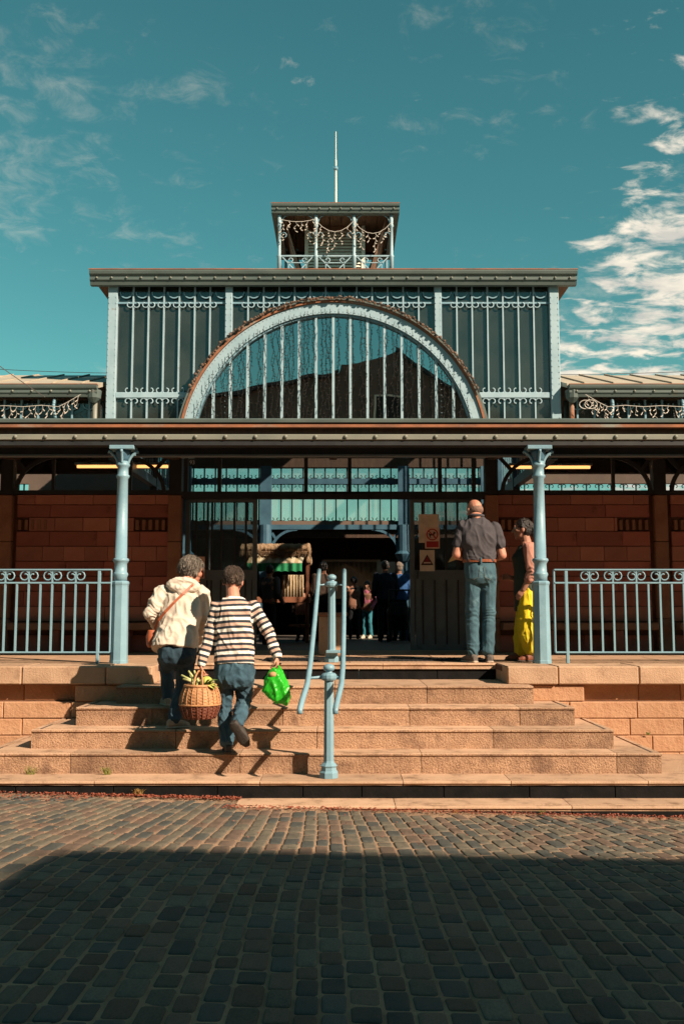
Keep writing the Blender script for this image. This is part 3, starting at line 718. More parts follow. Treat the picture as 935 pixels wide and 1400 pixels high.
sc2 = MB()
for s_ in (1, -1): sc2.tube(scroll_pts(0.045, s_, 1, 1.4, 7), 0.011, 4)
sc2_me = sc2.mesh('scroll_pair', M['iron'], True)
n = 28
for k in range(n + 1):
    x = -3.1 + 6.2 * k / n
    MB().box(x - 0.014, x + 0.014, YB - 0.03, YB + 0.0, 2.373, 3.46).build('rear_glazing_bar', M['iron'], hall)
    for z, r_ in ((2.42, 0), (3.08, math.pi), (3.285, 0)): place('scroll_pair', sc2_me, (x, YB - 0.035, z), hall, (r_, 0, 0))
for k in range(4):
    x0 = -3.1 + 1.55 * k; MB().box(x0, x0 + 1.55, YB + 0.002, YB + 0.006, 2.373, 3.46).build('rear_pane', M['hazy'], hall)
for x in (-1.40, 1.35, -3.0, 3.0):
    b = MB().box(x - 0.11, x + 0.11, YB - 0.28, YB - 0.13, 0.0, 3.46)
    b.build('hall_column', M['paint_deep_shade'], hall)
    MB().lathe([(0.10, 1.55), (0.17, 1.66), (0.19, 1.70), (0.13, 1.76), (0.12, 2.28)], 12, (x, YB - 0.22)).build('column_capital', M['paint_deep_shade'], hall)
b = MB().box(-3.0, 3.0, YB - 0.25, YB - 0.14, 2.19, 2.285)
for x0, d in ((-1.29, 1), (1.24, -1), (-1.51, -1), (1.46, 1)):
    pts = [(x0 + d * 0.52 * (1 - math.cos(t)), YB - 0.2, 1.72 + 0.47 * math.sin(t)) for t in [i / 10 * math.pi / 2 for i in range(11)]]
    for p, q in zip(pts, pts[1:]): b.bar(p, q, 0.05, 0.08)
    b.bar(pts[4], (x0 + d * 0.02, YB - 0.2, 2.12), 0.05, 0.07)
b.build('hall_arch', M['paint_deep_shade'], hall)
# ---- low side aisles with zinc roofs, behind the canopy
for s_ in (1, -1):
    xi, xo = 3.2, 9.2; a, b_ = sorted((s_ * xi, s_ * xo))
    rf = MB().prism([(13.42, 3.66), (15.4, 4.255), (17.3, 3.20), (17.3, 3.13), (15.4, 4.18), (13.42, 3.60)], 0, a, b_).build('aisle_roof', M['roof'], hall)  # unseen rear slope dropped to a low valley to let sun in
    me = MB().prism([(13.43, 3.664), (15.4, 4.257), (15.4, 4.277), (13.43, 3.684)], 0, -0.010, 0.010).mesh('roof_seam', M['roof'])
    for k in range(15): place('roof_seam', me, (s_ * (xi + 0.25 + k * 0.40), 0, 0), rf)
    MB().prism([(17.31, 3.20), (20.4, 3.45), (20.4, 3.43), (17.31, 3.18)], 0, a, b_).build('added_aisle_rooflight', M['clear'], rf); MB().box(a, b_, 17.12, 17.30, 2.95, 3.185).build('masking_valley_beam', M['wood'], rf)  # glazing added to light the aisle; beam added to mask it from view
    eave(rf, *(sorted((s_ * (xi + 0.02), s_ * xo))), 13.36, 3.47, 0.17, 13.44, 0.27)
    MB().box(a, b_, YW + 0.04, YW + 0.08, 2.761, 3.47).build('aisle_crest_panel', M['milky'], rf)
    me2 = MB().box(-0.012, 0.012, YW + 0.0, YW + 0.036, 2.77, 3.47).mesh('crest_bar', M['paint'])
    for k in range(22):
        x = s_ * (xi + 0.18 + k * 0.235); place('crest_bar', me2, (x, 0, 0), rf); place('half_ring', ci_me, (x, YW + 0.01, 3.42), rf)
    cb = MB()
    for p, q in zip(range(9), range(1, 10)):
        f = lambda t: (0, 13.62 - 0.20 * math.sin(t / 9 * 2.2), 3.12 + 0.036 * t)
        cb.tube([f(p), f(q)], 0.022, 6)
    cb_me = cb.mesh('eave_bracket', M['paint'], True)
    for k in range(5): place('eave_bracket', cb_me, (s_ * (xi + 0.62 + k * 0.96), 0, 0), rf)
    MB().tube([(s_ * 3.28, 13.52, 3.50), (s_ * 3.28, 13.52, 2.75)], 0.035, 8).build('downpipe', M['zinc'] if s_ < 0 else M['rust'], rf, True)
    MB().lathe([(0.03, 3.40), (0.09, 3.46), (0.10, 3.55), (0.10, 3.57)], 10, (s_ * 3.28, 13.46)).build('gutter_hopper', M['zinc_green'], rf)
    # rear wall of the aisle with a strip of windows, and its far end
    if s_ > 0:
        ztw = at(800, 661.5, YB).z; MB().box(3.2, 9.2, YB - 0.06, YB + 0.06, 0, 2.90).box(3.2, 9.2, YB - 0.06, YB + 0.06, ztw, 3.42).build('aisle_rear_wall', M['plaster'], hall)
        for k in range(24): MB().box(3.3 + k * 0.25 - 0.012, 3.3 + k * 0.25 + 0.012, YB - 0.03, YB, 2.90, ztw).build('rear_glazing_bar', M['iron'], hall); place('scroll_pair', sc2_me, (3.3 + k * 0.25, YB - 0.035, ztw - 0.06), hall, (math.pi, 0, 0))
    else:
        wa, wb2 = at(19, 672, YB), at(41, 662, YB)
        MB().box(-9.2, wa.x, YB - 0.06, YB + 0.06, 0, 3.43).box(wb2.x, -3.2, YB - 0.06, YB + 0.06, 0, 3.43).box(wa.x, wb2.x, YB - 0.06, YB + 0.06, 0, wa.z).box(wa.x, wb2.x, YB - 0.06, YB + 0.06, wb2.z, 3.43).build('aisle_rear_wall', M['plaster'], hall, kind='structure')
        for q in (0.33, 0.66): MB().box(wa.x + (wb2.x - wa.x) * q - 0.012, wa.x + (wb2.x - wa.x) * q + 0.012, YB - 0.02, YB + 0.02, wa.z, wb2.z).build('rear_glazing_bar', M['iron'], hall)
    MB().box(s_ * 9.0 - 0.1, s_ * 9.0 + 0.1, 13.7, 20.0, 0, 3.6).build('aisle_end_wall', M['plaster'], hall)
# ---- rear hall beyond the pavilion: low dark roof with an opening added for daylight, walls
rz = lambda y: 2.315 + 0.0915 * (y - 20.12)
for y0, y1, x0, x1 in ((22.4, 30.2, -9.2, 9.2), (20.12, 22.4, -9.2, -1.5), (20.12, 22.4, 5.5, 9.2)):
    MB().prism([(y0, rz(y0)), (y1, rz(y1)), (y1, rz(y1) + 0.04), (y0, rz(y0) + 0.04)], 0, x0, x1).build('rear_hall_roof', M['wood'], hall)
MB().box(-9.2, 9.2, 30.0, 30.2, 0, 3.2).build('rear_hall_wall', M['plaster'], hall)
for s_ in (1, -1): MB().prism([(20.12, 0), (30.0, 0), (30.0, rz(30.0)), (20.12, rz(20.12))], 0, s_ * 9.1 - 0.1, s_ * 9.1 + 0.1).build('rear_hall_wall', M['plaster'], hall)
for k in range(3): MB().box(-4, 4, 22.6 + k * 1.2, 22.72 + k * 1.2, rz(22.6 + k * 1.2) - 0.30, rz(22.6 + k * 1.2) - 0.16).build('rear_roof_beam', M['wood'], hall)
MB().box(-9.2, 9.2, 13.705, 30.2, -0.06, -0.002).build('hall_floor', M['hallfloor'], hall)
# fluorescent tubes, lit, seen through the lunettes
M['lamp'] = emit('lit_tube', (1.0, 0.40, 0.12), 1.3); M['shade'] = mat('lamp_housing', (0.5, 0.5, 0.46), None, 5, 0.6)
for px0, px1, yy_ in ((106, 230, 638), (698, 806, 639)):
    a = at(px0, yy_, 15.2); b_ = at(px1, yy_, 15.2)
    t = thing('tube_lamp', 'lit orange tube lamp behind the %s lunette window' % ('left' if px0 < 300 else 'right'), 'lamp', ((a.x + b_.x) / 2, 15.2, a.z), 'lit tube lamps')
    MB().tube([(a.x, 15.2, a.z), (b_.x, 15.2, a.z)], 0.022, 8).build('tube', M['lamp'], t)
    MB().box(a.x - 0.03, b_.x + 0.03, 15.15, 15.25, a.z + 0.025, a.z + 0.06).build('housing', M['shade'], t)
    for q in (0.15, 0.85): MB().box(a.x + (b_.x - a.x) * q - 0.006, a.x + (b_.x - a.x) * q + 0.006, 15.194, 15.206, a.z + 0.06, 4.2).build('hanger', M['iron'], t)

# ---- sliding doors
def door(x0, x1, label, bars):
    t = thing('sliding_door', label, 'door', ((x0 + x1) / 2, 13.8, 0), 'sliding entrance doors'); y0, y1 = 13.78, 13.84
    f = MB()
    for a, b_ in ((x0, x0 + 0.06), (x1 - 0.06, x1)): f.box(a, b_, y0 - 0.01, y1 + 0.01, 0.02, 2.12)
    for a, b_ in ((0.02, 0.10), (0.98, 1.12), (2.06, 2.12)): f.box(x0 + 0.06, x1 - 0.06, y0, y1, a, b_)
    M.setdefault('door', mat('slate_blue_door_paint', (0.105, 0.130, 0.145), (0.08, 0.10, 0.115), 5, 0.5, dirt=(6, 0.6, (0.05, 0.05, 0.05))))
    f.build('frame', M['door'], t)
    e = [x0 + 0.06] + bars + [x1 - 0.06]
    for b_ in bars:
        MB().box(b_ - 0.014, b_ + 0.014, y0 - 0.012, y0 + 0.02, 1.12, 2.06).build('glazing_bar', M['iron'], t)
        MB().box(b_ - 0.01, b_ + 0.01, y0 - 0.004, y0 + 0.012, 0.10, 0.98).build('panel_rib', M['iron'], t)
    for a, b_ in zip(e, e[1:]):
        MB().box(a + 0.001, b_ - 0.001, y0 + 0.022, y0 + 0.028, 1.12, 2.06).build('glass_pane', M['dusky'], t)
        MB().box(a + 0.012, b_ - 0.012, y0 + 0.008, y0 + 0.03, 0.10, 0.98).build('lower_panel', M['door'], t)
    MB().tube([(x0 + 0.1, y0 - 0.03, 1.0), (x0 + 0.1, y0 - 0.05, 1.05), (x0 + 0.1, y0 - 0.03, 1.10)], 0.01, 6).build('handle', M['iron'], t)
    return t
door(-2.05, -1.055, 'dark glazed sliding door slid open on the left, with vertical bars', [-1.90, -1.74, -1.68, -1.55, -1.37, -1.21])
door(1.06, 2.05, 'dark glazed sliding door slid open on the right, with notices taped on', [1.235, 1.40, 1.56, 1.72, 1.88])

# ================================================================== CANOPY
can = thing('entrance_canopy', 'long zinc entrance canopy with a bolted gutter and rusty edge', 'canopy', (0, 12, 2.3))
YC = 10.40
XC = 11.0  # canopy run on out of view to keep sun off the wall
prof = [(YC + 0.05, 2.335), (YC + 0.012, 2.345), (YC + 0.002, 2.35), (YC + 0.002, 2.396), (YC + 0.008, 2.405), (YC + 0.14, 2.407), (YC + 0.14, 2.335)]
MB().box(-XC, XC, YC + 0.062, YC + 0.13, 2.408, 2.479).build('shade_band_board', M['wood'], can)  # dark board colour carries the shade of the recess
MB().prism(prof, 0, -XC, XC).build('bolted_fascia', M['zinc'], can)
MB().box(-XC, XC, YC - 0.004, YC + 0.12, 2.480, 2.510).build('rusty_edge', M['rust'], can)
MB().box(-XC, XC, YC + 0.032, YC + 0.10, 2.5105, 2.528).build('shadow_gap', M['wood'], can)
MB().prism([(YC - 0.015, 2.530), (YC - 0.02, 2.560), (YC, 2.574), (YC + 0.2, 2.595), (YC + 0.2, 2.53)], 0, -XC, XC).build('gutter_cap', M['zinc_green'], can)
me = MB().ball((0, 0, 0), 0.022, 8, 6, (1, 0.8, 1)).mesh('bolt', M['zinc'], True)
for k in range(70): place('bolt', me, (-10.93 + k * 21.86 / 69, YC - 0.004, 2.377), can)
me = MB().lathe([(0.03, 0), (0.03, 0.004), (0.012, 0.006)], 8).mesh('washer', M['rust'])
MB().prism([(YC + 0.2, 2.54), (YC + 0.2, 2.596), (13.62, 3.03), (13.62, 2.98)], 0, -XC, XC).build('canopy_roof', M['zinc'], can)
xb = -XC; k = 0
while xb < XC - 0.01:
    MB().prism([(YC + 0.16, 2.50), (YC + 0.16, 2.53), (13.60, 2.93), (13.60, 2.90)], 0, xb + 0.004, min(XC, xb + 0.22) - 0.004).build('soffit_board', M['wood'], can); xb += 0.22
MB().box(-XC, XC, 10.42, 10.60, 2.29, 2.334).build('edge_beam', M['iron'], can)
MB().box(-XC, XC, 10.62, 10.70, 2.225, 2.50).build('purlin', M['iron'], can)
MB().box(-XC, XC, 10.605, 10.715, 2.205, 2.224).build('purlin_flange', M['door'], can)
for k in range(-5, 6):
    MB().prism([(10.72, 2.30), (10.72, 2.50), (13.55, 2.88), (13.55, 2.62)], 0, 2.165 * k - 0.05, 2.165 * k + 0.05).build('rafter', M['wood'], can)

# ---- cast iron columns
def column(x, label):
    t = thing('iron_column', label, 'column', (x, 10.5, 0), 'cast iron canopy columns'); c = (x, 10.5)
    MB().lathe([(0.098, 0.001), (0.098, 0.03), (0.094, 0.036), (0.086, 0.80), (0.088, 0.815), (0.094, 0.83), (0.094, 0.845), (0.082, 0.858)], 8, c, 1.0, 0).build('pedestal', M['paint'], t)
    MB().lathe([(0.070, 0.856), (0.068, 0.90), (0.080, 0.925), (0.074, 0.945), (0.066, 0.95), (0.064, 1.04), (0.078, 1.062), (0.086, 1.075), (0.080, 1.092), (0.066, 1.10), (0.063, 1.10), (0.056, 1.94), (0.068, 1.955), (0.072, 1.975), (0.058, 1.99), (0.056, 2.06), (0.070, 2.075), (0.074, 2.092), (0.06, 2.11), (0.055, 2.13)], 20, c).build('shaft', M['paint'], t, True)
    cap = MB().lathe([(0.055, 2.128), (0.06, 2.16), (0.075, 2.20), (0.085, 2.245)], 12, c).build('capital', M['paint_deep_shade'], t, True)  # shade under the canopy put into a darker blue here
    MB().chbox(x - 0.13, x + 0.13, 10.395, 10.60, 2.246, 2.289, 0.005).build('abacus', M['paint'], t)
    for dx, dy in ((1, 0), (-1, 0), (0, -1)):
        pts = [(x + dx * (0.055 + 0.10 * (i / 8) ** 2), 10.5 + dy * (0.055 + 0.05 * (i / 8) ** 2), 2.10 + 0.142 * i / 8) for i in range(9)]
        b = MB().tube(pts, 0.016, 6)
        b.tube([(pts[-1][0] - dx * 0.02 + dx * 0.024 * math.cos(w), pts[-1][1] - dy * 0.02 + dy * 0.024 * math.cos(w), 2.215 + 0.024 * math.sin(w)) for w in [q / 6 * 4.5 for q in range(7)]], 0.010, 5)
        b.build('scroll_bracket', M['paint'], t, True)
    for s_ in (1, -1):   # arched rib back to the wall plane, dark
        pass
    b = MB(); pts = [(x, 10.58 + 0.9 * (1 - math.cos(w)), 2.02 + 0.36 * math.sin(w)) for w in [i / 10 * math.pi / 2 for i in range(11)]]
    b.tube(pts, 0.028, 6); b.build('rear_bracket', M['iron'], t)
    for dx in (1, -1):
        b = MB(); pts = [(x + dx * (0.07 + 0.55 * (1 - math.cos(w))), 10.56, 1.98 + 0.26 * math.sin(w)) for w in [i / 10 * math.pi / 2 for i in range(11)]]
    return t
column(-2.205, 'pale blue iron column standing left of the entrance, beside the woman in the beige jacket')
column(2.205, 'pale blue iron column standing right of the entrance, in front of the woman in yellow trousers')

# ---- railings
ramp_ = lambda s_: [(s_ * (0.040 + (0.052 - 0.034 * t * t) * math.cos(w)), 0, (0.052 - 0.034 * t * t) * math.sin(w)) for t, w in [(i / 13, R(140) - R(430) * i / 13) for i in range(14)]]
sc3 = MB().tube(ramp_(1), 0.008, 5).mesh('scroll', M['paint'], True)
sc4 = MB().tube(ramp_(-1), 0.008, 5).mesh('scroll', M['paint'], True)
bal = MB().box(-0.0095, 0.0095, -0.0095, 0.0095, 0.125, 0.838).mesh('baluster', M['paint'])
stub = MB().box(-0.008, 0.008, -0.008, 0.008, 0.838, 0.966).mesh('scroll_stem', M['paint'])
def railing(s_, x_in, x_out, label):
    Y = 10.45; t = thing('railing', label, 'railing', (s_ * (x_in + x_out) / 2, Y, 0), 'pale blue terrace railings')
    a, b_ = sorted((s_ * x_in, s_ * x_out))
    MB().chbox(a, b_, Y - 0.02, Y + 0.02, 0.966, 0.982, 0.003).build('top_rail', M['paint'], t)
    MB().chbox(a, b_, Y - 0.015, Y + 0.015, 0.828, 0.846, 0.003).build('middle_rail', M['paint'], t)
    MB().chbox(a, b_, Y - 0.015, Y + 0.015, 0.108, 0.126, 0.003).build('bottom_rail', M['paint'], t)
    MB().tube([(s_ * x_in, Y, 0.974), (s_ * x_in, Y, 0.117)], 0.011, 6).build('end_bar', M['paint'], t)
    for xp in (x_in + 0.125, x_in + 2.15):
        MB().chbox(s_ * xp - 0.016, s_ * xp + 0.016, Y - 0.016, Y + 0.016, 0.002, 0.966, 0.004).build('post', M['paint'], t)
    k = 1; x = x_in + 0.125 + 0.1225
    while x < x_out:
        if abs(x - x_in - 2.15) > 0.04: place('baluster', bal, (s_ * x, Y, 0), t)
        if k % 2 == 0:
            place('scroll_stem', stub, (s_ * x, Y, 0), t)
            place('scroll', sc3, (s_ * x + 0.004, Y, 0.908), t); place('scroll', sc4, (s_ * x - 0.004, Y, 0.908), t)
        x += 0.1225; k += 1
railing(-1, 2.29, 5.6, 'pale blue scrolled iron railing running left from the left column')
railing(1, 2.335, 5.6, 'pale blue scrolled iron railing running right from the right column')

# ---- central handrail with two newel posts
hr = thing('handrail', 'pale blue double handrail on two octagonal posts in the middle of the steps', 'handrail', (0.01, 8.5, -0.85))
def newel(x, y, z0):
    c = (x, y); L_ = 0.0
    n = MB().lathe([(0.082, z0 + 0.001), (0.082, z0 + 0.045), (0.070, z0 + 0.06), (0.066, z0 + 0.085), (0.074, z0 + 0.10), (0.05, z0 + 0.125), (0.045, z0 + 0.14)], 8, c).build('post_foot', M['paint'], hr)
    MB().lathe([(0.045, z0 + 0.138), (0.044, z0 + 0.40), (0.040, z0 + 0.80)], 8, c).build('post_shaft', M['paint'], hr)
    MB().lathe([(0.040, z0 + 0.798), (0.060, z0 + 0.805), (0.068, z0 + 0.82), (0.068, z0 + 0.845), (0.055, z0 + 0.86), (0.03, z0 + 0.868), (0.026, z0 + 0.88)], 12, c).build('collar', M['paint'], hr)
    MB().lathe([(0.024, z0 + 0.875), (0.045, z0 + 0.888), (0.052, z0 + 0.905), (0.044, z0 + 0.925), (0.02, z0 + 0.938), (0.004, z0 + 0.940)], 14, c).build('finial', M['paint'], hr, True)
XH = 0.010
newel(XH, 8.50, -0.845); newel(XH, 10.80, 0.001)
MB().chbox(XH - 0.06, XH + 0.10, 10.66, 10.76, 0.10, 0.13, 0.004).build('bracket_plate', M['paint'], hr)
for s_, x0, x1 in ((-1, -0.132, -0.155), (1, 0.145, 0.128)):
    pts = [(x0, 10.98, 0.990), (x0, 10.80, 0.925), (x0 + (x1 - x0) * 0.5, 9.6, 0.43), (x1, 8.72, 0.075), (x1 - 0.012, 8.35, -0.065), (x1 - 0.045, 8.12, -0.18), (x1 - 0.060, 8.04, -0.245), (x1 - 0.058, 8.03, -0.275)]
    MB().tube(pts, 0.0235, 10).build('grip_rail', M['paint'], hr, True)
    for y, z, zr in ((10.80, 0.832, 0.915), (8.50, -0.015, 0.0)):
        MB().tube([(XH + s_ * 0.055, y, z), ((x0 if y > 9 else x1) * 0.9, y, z - 0.01), ((x0 if y > 9 else x1), y, zr - 0.015)], 0.012, 6).build('arm', M['paint'], hr, True)
# ================================================================== ROOF LANTERN
lan = thing('roof_lantern', 'small square louvred lantern with an open railed gallery on top of the hall', 'roof lantern', (-0.01, 16.9, 5.3))
YL = 16.5
pA = at(371, 275, YL); pB = at(546, 275, YL); LX0, LX1 = pA.x, pB.x; LC = (LX0 + LX1) / 2
zT = at(467, 275, YL).z; zB = at(467, 290, YL).z
eave(lan, LX0, LX1, YL, zB, zT - zB - 0.03, YL + 0.16, 0.185)
Ld = LX1 - LX0
for s_, x in ((1, LX1), (-1, LX0)):
    a, b_ = sorted((x, x - s_ * 0.14)); MB().box(a, b_, YL + 0.17, YL + Ld, zB + 0.01, zT - 0.04).build('side_gutter', M['zinc_green'], lan)
MB().box(LX0, LX1, YL + Ld, YL + Ld + 0.12, zB, zT - 0.04).build('rear_gutter', M['zinc_green'], lan)
rfm = MB().add([(LX0, YL + .1, zT - .03), (LX1, YL + .1, zT - .03), (LX1, YL + Ld, zT - .03), (LX0, YL + Ld, zT - .03), (LC, YL + Ld / 2, zT + 0.16)], [(0, 1, 4), (1, 2, 4), (2, 3, 4), (3, 0, 4), (3, 2, 1, 0)])
rfm.build('lantern_roof', M['zinc'], lan)
# sloping ceiling boards under the roof: four brown planes running in to the louvred core
core = 0.72; cy0 = YL + 0.85; cy1 = cy0 + 2 * core
cz = zB + 0.14
zs = at(467, 312, cy0).z
b = MB(); n = 9
for k in range(n):
    x0 = LX0 + 0.15 + (Ld - 0.3) * k / n; x1 = LX0 + 0.15 + (Ld - 0.3) * (k + 1) / n
    MB().box(x0 + 0.006, x1 - 0.006, YL + 0.165, YL + Ld, zB + 0.10, zB + 0.125).build('ceiling_board', M['wood_brown'], lan)
lz0 = 5.30
lcx = at(458, 330, cy0).x; lw = (at(497, 330, cy0).x - at(420, 330, cy0).x) / 2
cw = MB().box(lcx - lw, lcx + lw, cy0, cy1, lz0, zB + 0.09).build('louvred_core', M['wood_brown'], lan)
M['louvre'] = mat('pale_louvre_paint', (0.74, 0.72, 0.62), (0.64, 0.62, 0.54), 6, 0.6)
for k in range(30):
    z = 6.30 + k * 0.058
    if z > zB - 0.03: break
    MB().prism([(cy0 - 0.035, z), (cy0 - 0.003, z + 0.045), (cy0 - 0.003, z + 0.036), (cy0 - 0.035, z - 0.008)], 0, lcx - lw + 0.03, lcx + lw - 0.03).build('louvre_slat', M['louvre'], lan)
for x in (lcx - lw, lcx + lw): MB().box(x - 0.035, x + 0.03, cy0 - 0.045, cy0 + 0.05, lz0, zB + 0.08).build('core_jamb', M['louvre'], lan)
for s_ in (1, -1):        # raking braces between core and outer posts
    b = MB().tube([(lcx + s_ * lw, cy0 + 0.3, 6.45), (LC + s_ * (Ld / 2 - 0.22), cy0 + 0.3, zB + 0.08)], 0.035, 4); b.build('brace', M['wood'], lan)
    q = MB().add([(lcx + s_ * (lw + 0.02), cy0 + 0.4, 6.42), (LC + s_ * (Ld / 2 - 0.2), YL + 0.3, zB + 0.09), (LC + s_ * (Ld / 2 - 0.2), YL + Ld - 0.1, zB + 0.09), (lcx + s_ * (lw + 0.02), cy1 - 0.1, 6.42),
        (lcx + s_ * (lw + 0.02), cy0 + 0.4, 6.45), (LC + s_ * (Ld / 2 - 0.2), YL + 0.3, zB + 0.095), (LC + s_ * (Ld / 2 - 0.2), YL + Ld - 0.1, zB + 0.095), (lcx + s_ * (lw + 0.02), cy1 - 0.1, 6.45)],
        [(0, 1, 2, 3), (7, 6, 5, 4), (0, 4, 5, 1), (1, 5, 6, 2), (2, 6, 7, 3), (3, 7, 4, 0)])
    q.build('raking_board', M['wood_brown'], lan)
MB().box(LX0 + 0.08, LX1 - 0.08, YL + 0.06, YL + Ld - 0.06, 5.31, 6.28).build('lantern_base', M['zinc_green'], lan)
PX = [at(p, 330, YL + 0.12).x for p in (382, 432, 484, 535)]
YG = YL + 0.12
for x in PX + []:
    MB().lathe([(0.036, 6.28), (0.036, 6.62), (0.046, 6.64), (0.03, 6.66), (0.026, zB - 0.22), (0.042, zB - 0.20), (0.03, zB - 0.17), (0.036, zB + 0.02)], 10, (x, YG)).build('gallery_post', M['paint_white'], lan, True)
    b = MB()
    for s_ in ((1, -1) if x not in (PX[0], PX[-1]) else ((1,) if x == PX[0] else (-1,))):
        b.tube([(x + s_ * (0.02 + 0.10 * (1 - math.cos(w))), YG, zB - 0.24 + 0.22 * math.sin(w)) for w in [i / 7 * math.pi / 2 for i in range(8)]], 0.010, 5)
        b.tube([(x + s_ * (0.075 + 0.045 * math.cos(w)), YG, zB - 0.36 + 0.045 * math.sin(w)) for w in [math.pi - i / 8 * 4.6 for i in range(9)]], 0.009, 5)
    b.build('scroll_bracket', M['paint'], lan, True)
for x in (PX[0], PX[-1]): MB().lathe([(0.034, 6.28), (0.026, zB + 0.02)], 8, (x, YL + Ld - 0.12)).build('gallery_post', M['paint'], lan)
zr = at(467, 350, YG).z; zl = zr - 0.20
for x0, x1 in zip(PX, PX[1:]):
    MB().box(x0 + 0.03, x1 - 0.03, YG - 0.012, YG + 0.012, zr - 0.012, zr + 0.012).build('gallery_rail', M['paint_white'], lan)
    b = MB(); xm = (x0 + x1) / 2; w = (x1 - x0) / 2 - 0.04
    b.bar((xm - w, YG, zr), (xm, YG, zl - 0.1), 0.018, 0.014).bar((xm + w, YG, zr), (xm, YG, zl - 0.1), 0.018, 0.014)
    b.bar((xm - w * 0.5, YG, zr - 0.12), (xm + w * 0.5, YG, zr - 0.12), 0.014, 0.014)
    for s_ in (1, -1):
        b.tube([(xm + s_ * (w * 0.42 + 0.035 * math.cos(q)), YG - 0.008, zr - 0.075 + 0.035 * math.sin(q)) for q in [i / 8 * 4.7 for i in range(9)]], 0.009, 5)
        b.bar((xm + s_ * w * 0.55, YG, zr - 0.1), (xm + s_ * w * 0.55, YG, zl - 0.12), 0.014, 0.014)
    b.build('gallery_lattice', M['paint_white'], lan)
for s_, x in ((1, PX[-1]), (-1, PX[0])): MB().box(x - 0.012, x + 0.012, YG + 0.03, YL + Ld - 0.14, zr - 0.012, zr + 0.012).build('gallery_rail', M['paint'], lan)
pt = at(459, 180, YL + Ld / 2); pb = at(459, 275, YL + Ld / 2)
rod = thing('lightning_rod', 'thin pale lightning rod standing on top of the roof lantern', 'lightning rod', (LC, YL + Ld / 2, zT + 0.14))
MB().lathe([(0.024, zT + 0.12), (0.021, zT + 0.7), (0.017, pt.z - 0.55), (0.011, pt.z - 0.54), (0.008, pt.z)], 8, (LC, YL + Ld / 2)).build('mast', M['louvre'], rod)
zk = at(459, 230, YL + Ld / 2).z
MB().lathe([(0.018, zk - 0.05), (0.045, zk - 0.02), (0.03, zk + 0.01), (0.012, zk + 0.06)], 8, (LC, YL + Ld / 2)).build('ferrule', M['paint'], rod)
for x in (0.05, -0.05): MB().tube([(LC + x * 0.3, YL + Ld / 2, zk - 0.02), (LC + x, YL + Ld / 2, zk + 0.03)], 0.006, 4).build('prong', M['paint'], rod)

# ================================================================== STRING LIGHTS
M['wire'] = mat('dark_light_wire', (0.035, 0.028, 0.024), None, 20, 0.6)
M['bulb'] = mat('frosted_light_bulbs', (0.62, 0.55, 0.48), (0.5, 0.42, 0.36), 20, 0.4)
M['bulbdark'] = mat('brown_light_bulbs', (0.20, 0.12, 0.08), (0.10, 0.06, 0.04), 20, 0.5)
M['wire_white'] = mat('white_light_wire', (0.55, 0.50, 0.45), None, 20, 0.5)
rl = random.Random(9)
ct = thing('curtain_lights', 'dark curtain of unlit string lights hanging over the arched window', 'string lights', (0, 13.42, 4.85))
strand_src = []
for v_ in range(5):
    b = MB(); pts = []; n = 42; L_ = 2.1
    for i in range(n + 1): pts.append((0.012 * math.sin(i * 0.9 + v_) + rl.uniform(-0.008, 0.008), rl.uniform(-0.006, 0.006), -L_ * i / n))
    strand_src.append(pts)
x = -1.86
while x < 1.87:
    ztop = 2.72 + math.sqrt(max(0.01, 1.99 ** 2 - x * x)); ln = min(rl.uniform(0.8, 1.0) * (ztop - 2.72), ztop - 2.74)
    pts = [(x + p[0], 13.415 + p[1], ztop + p[2]) for p in rl.choice(strand_src) if -p[2] < ln]
    b = MB()
    if len(pts) > 3:
        b.tube(pts, 0.0038, 3, False)
        for p in pts[1::1]:
            dx = rl.choice((-1, 1)) * rl.uniform(0.012, 0.028); dz = rl.uniform(-0.035, 0.01)
            b.tube([p, (p[0] + dx, p[1] - 0.008, p[2] + dz)], [0.0035, 0.0055], 3)
        b.build('light_strand', M['wire'], ct)
    x += rl.choice((0.055, 0.075, 0.095, 0.12))
gl = MB()
for k in range(150):
    w = R(24) + R(132) * k / 149 + rl.uniform(-0.004, 0.004); r_ = 2.145 + rl.uniform(-0.018, 0.022)
    gl.ball((math.cos(w) * r_, 13.40 + rl.uniform(-0.02, 0.02), 2.72 + math.sin(w) * r_), rl.uniform(0.014, 0.024), 6, 4)
ga = thing('arch_garland', 'brown bulb garland of unlit lights running along the top of the arch', 'garland', (0, 13.4, 4.86))
gl.build('bulbs', M['bulbdark'], ga, kind='stuff')
MB().tube([(math.cos(R(22 + 136 * k / 60)) * 2.150, 13.40, 2.72 + math.sin(R(22 + 136 * k / 60)) * 2.150) for k in range(61)], 0.011, 5).build('cable', M['wire'], ga)
def icicles(name_label, pts, drop, n, parent_loc, spread=0.03, m1='wire_white', m2='bulb', r=0.004):
    t = thing('icicle_lights', name_label, 'string lights', parent_loc)
    MB().tube(pts, r, 4).build('wire', M[m1], t)
    segs = list(zip(pts, pts[1:])); 
    for k in range(n):
        f = (k + 0.5) / n * len(segs); i = min(int(f), len(segs) - 1); p = Vector(segs[i][0]).lerp(Vector(segs[i][1]), f - i)
        d = drop * rl.uniform(0.35, 1.0); b = MB(); q = [p]; m_ = max(2, int(d / 0.045))
        for j in range(m_): q.append(Vector((p.x + rl.uniform(-spread, spread), p.y + rl.uniform(-.02, .01), p.z - d * (j + 1) / m_)))
        b.tube(q, r * 0.8, 3)
        for j in q[1:]:
            s_ = rl.choice((-1, 1)); b.tube([j, (j.x + s_ * rl.uniform(0.015, 0.035), j.y, j.z - rl.uniform(0.01, 0.035))], [r * 1.0, r * 1.9], 4)
        b.build('icicle_strand', M[m2], t)
    return t
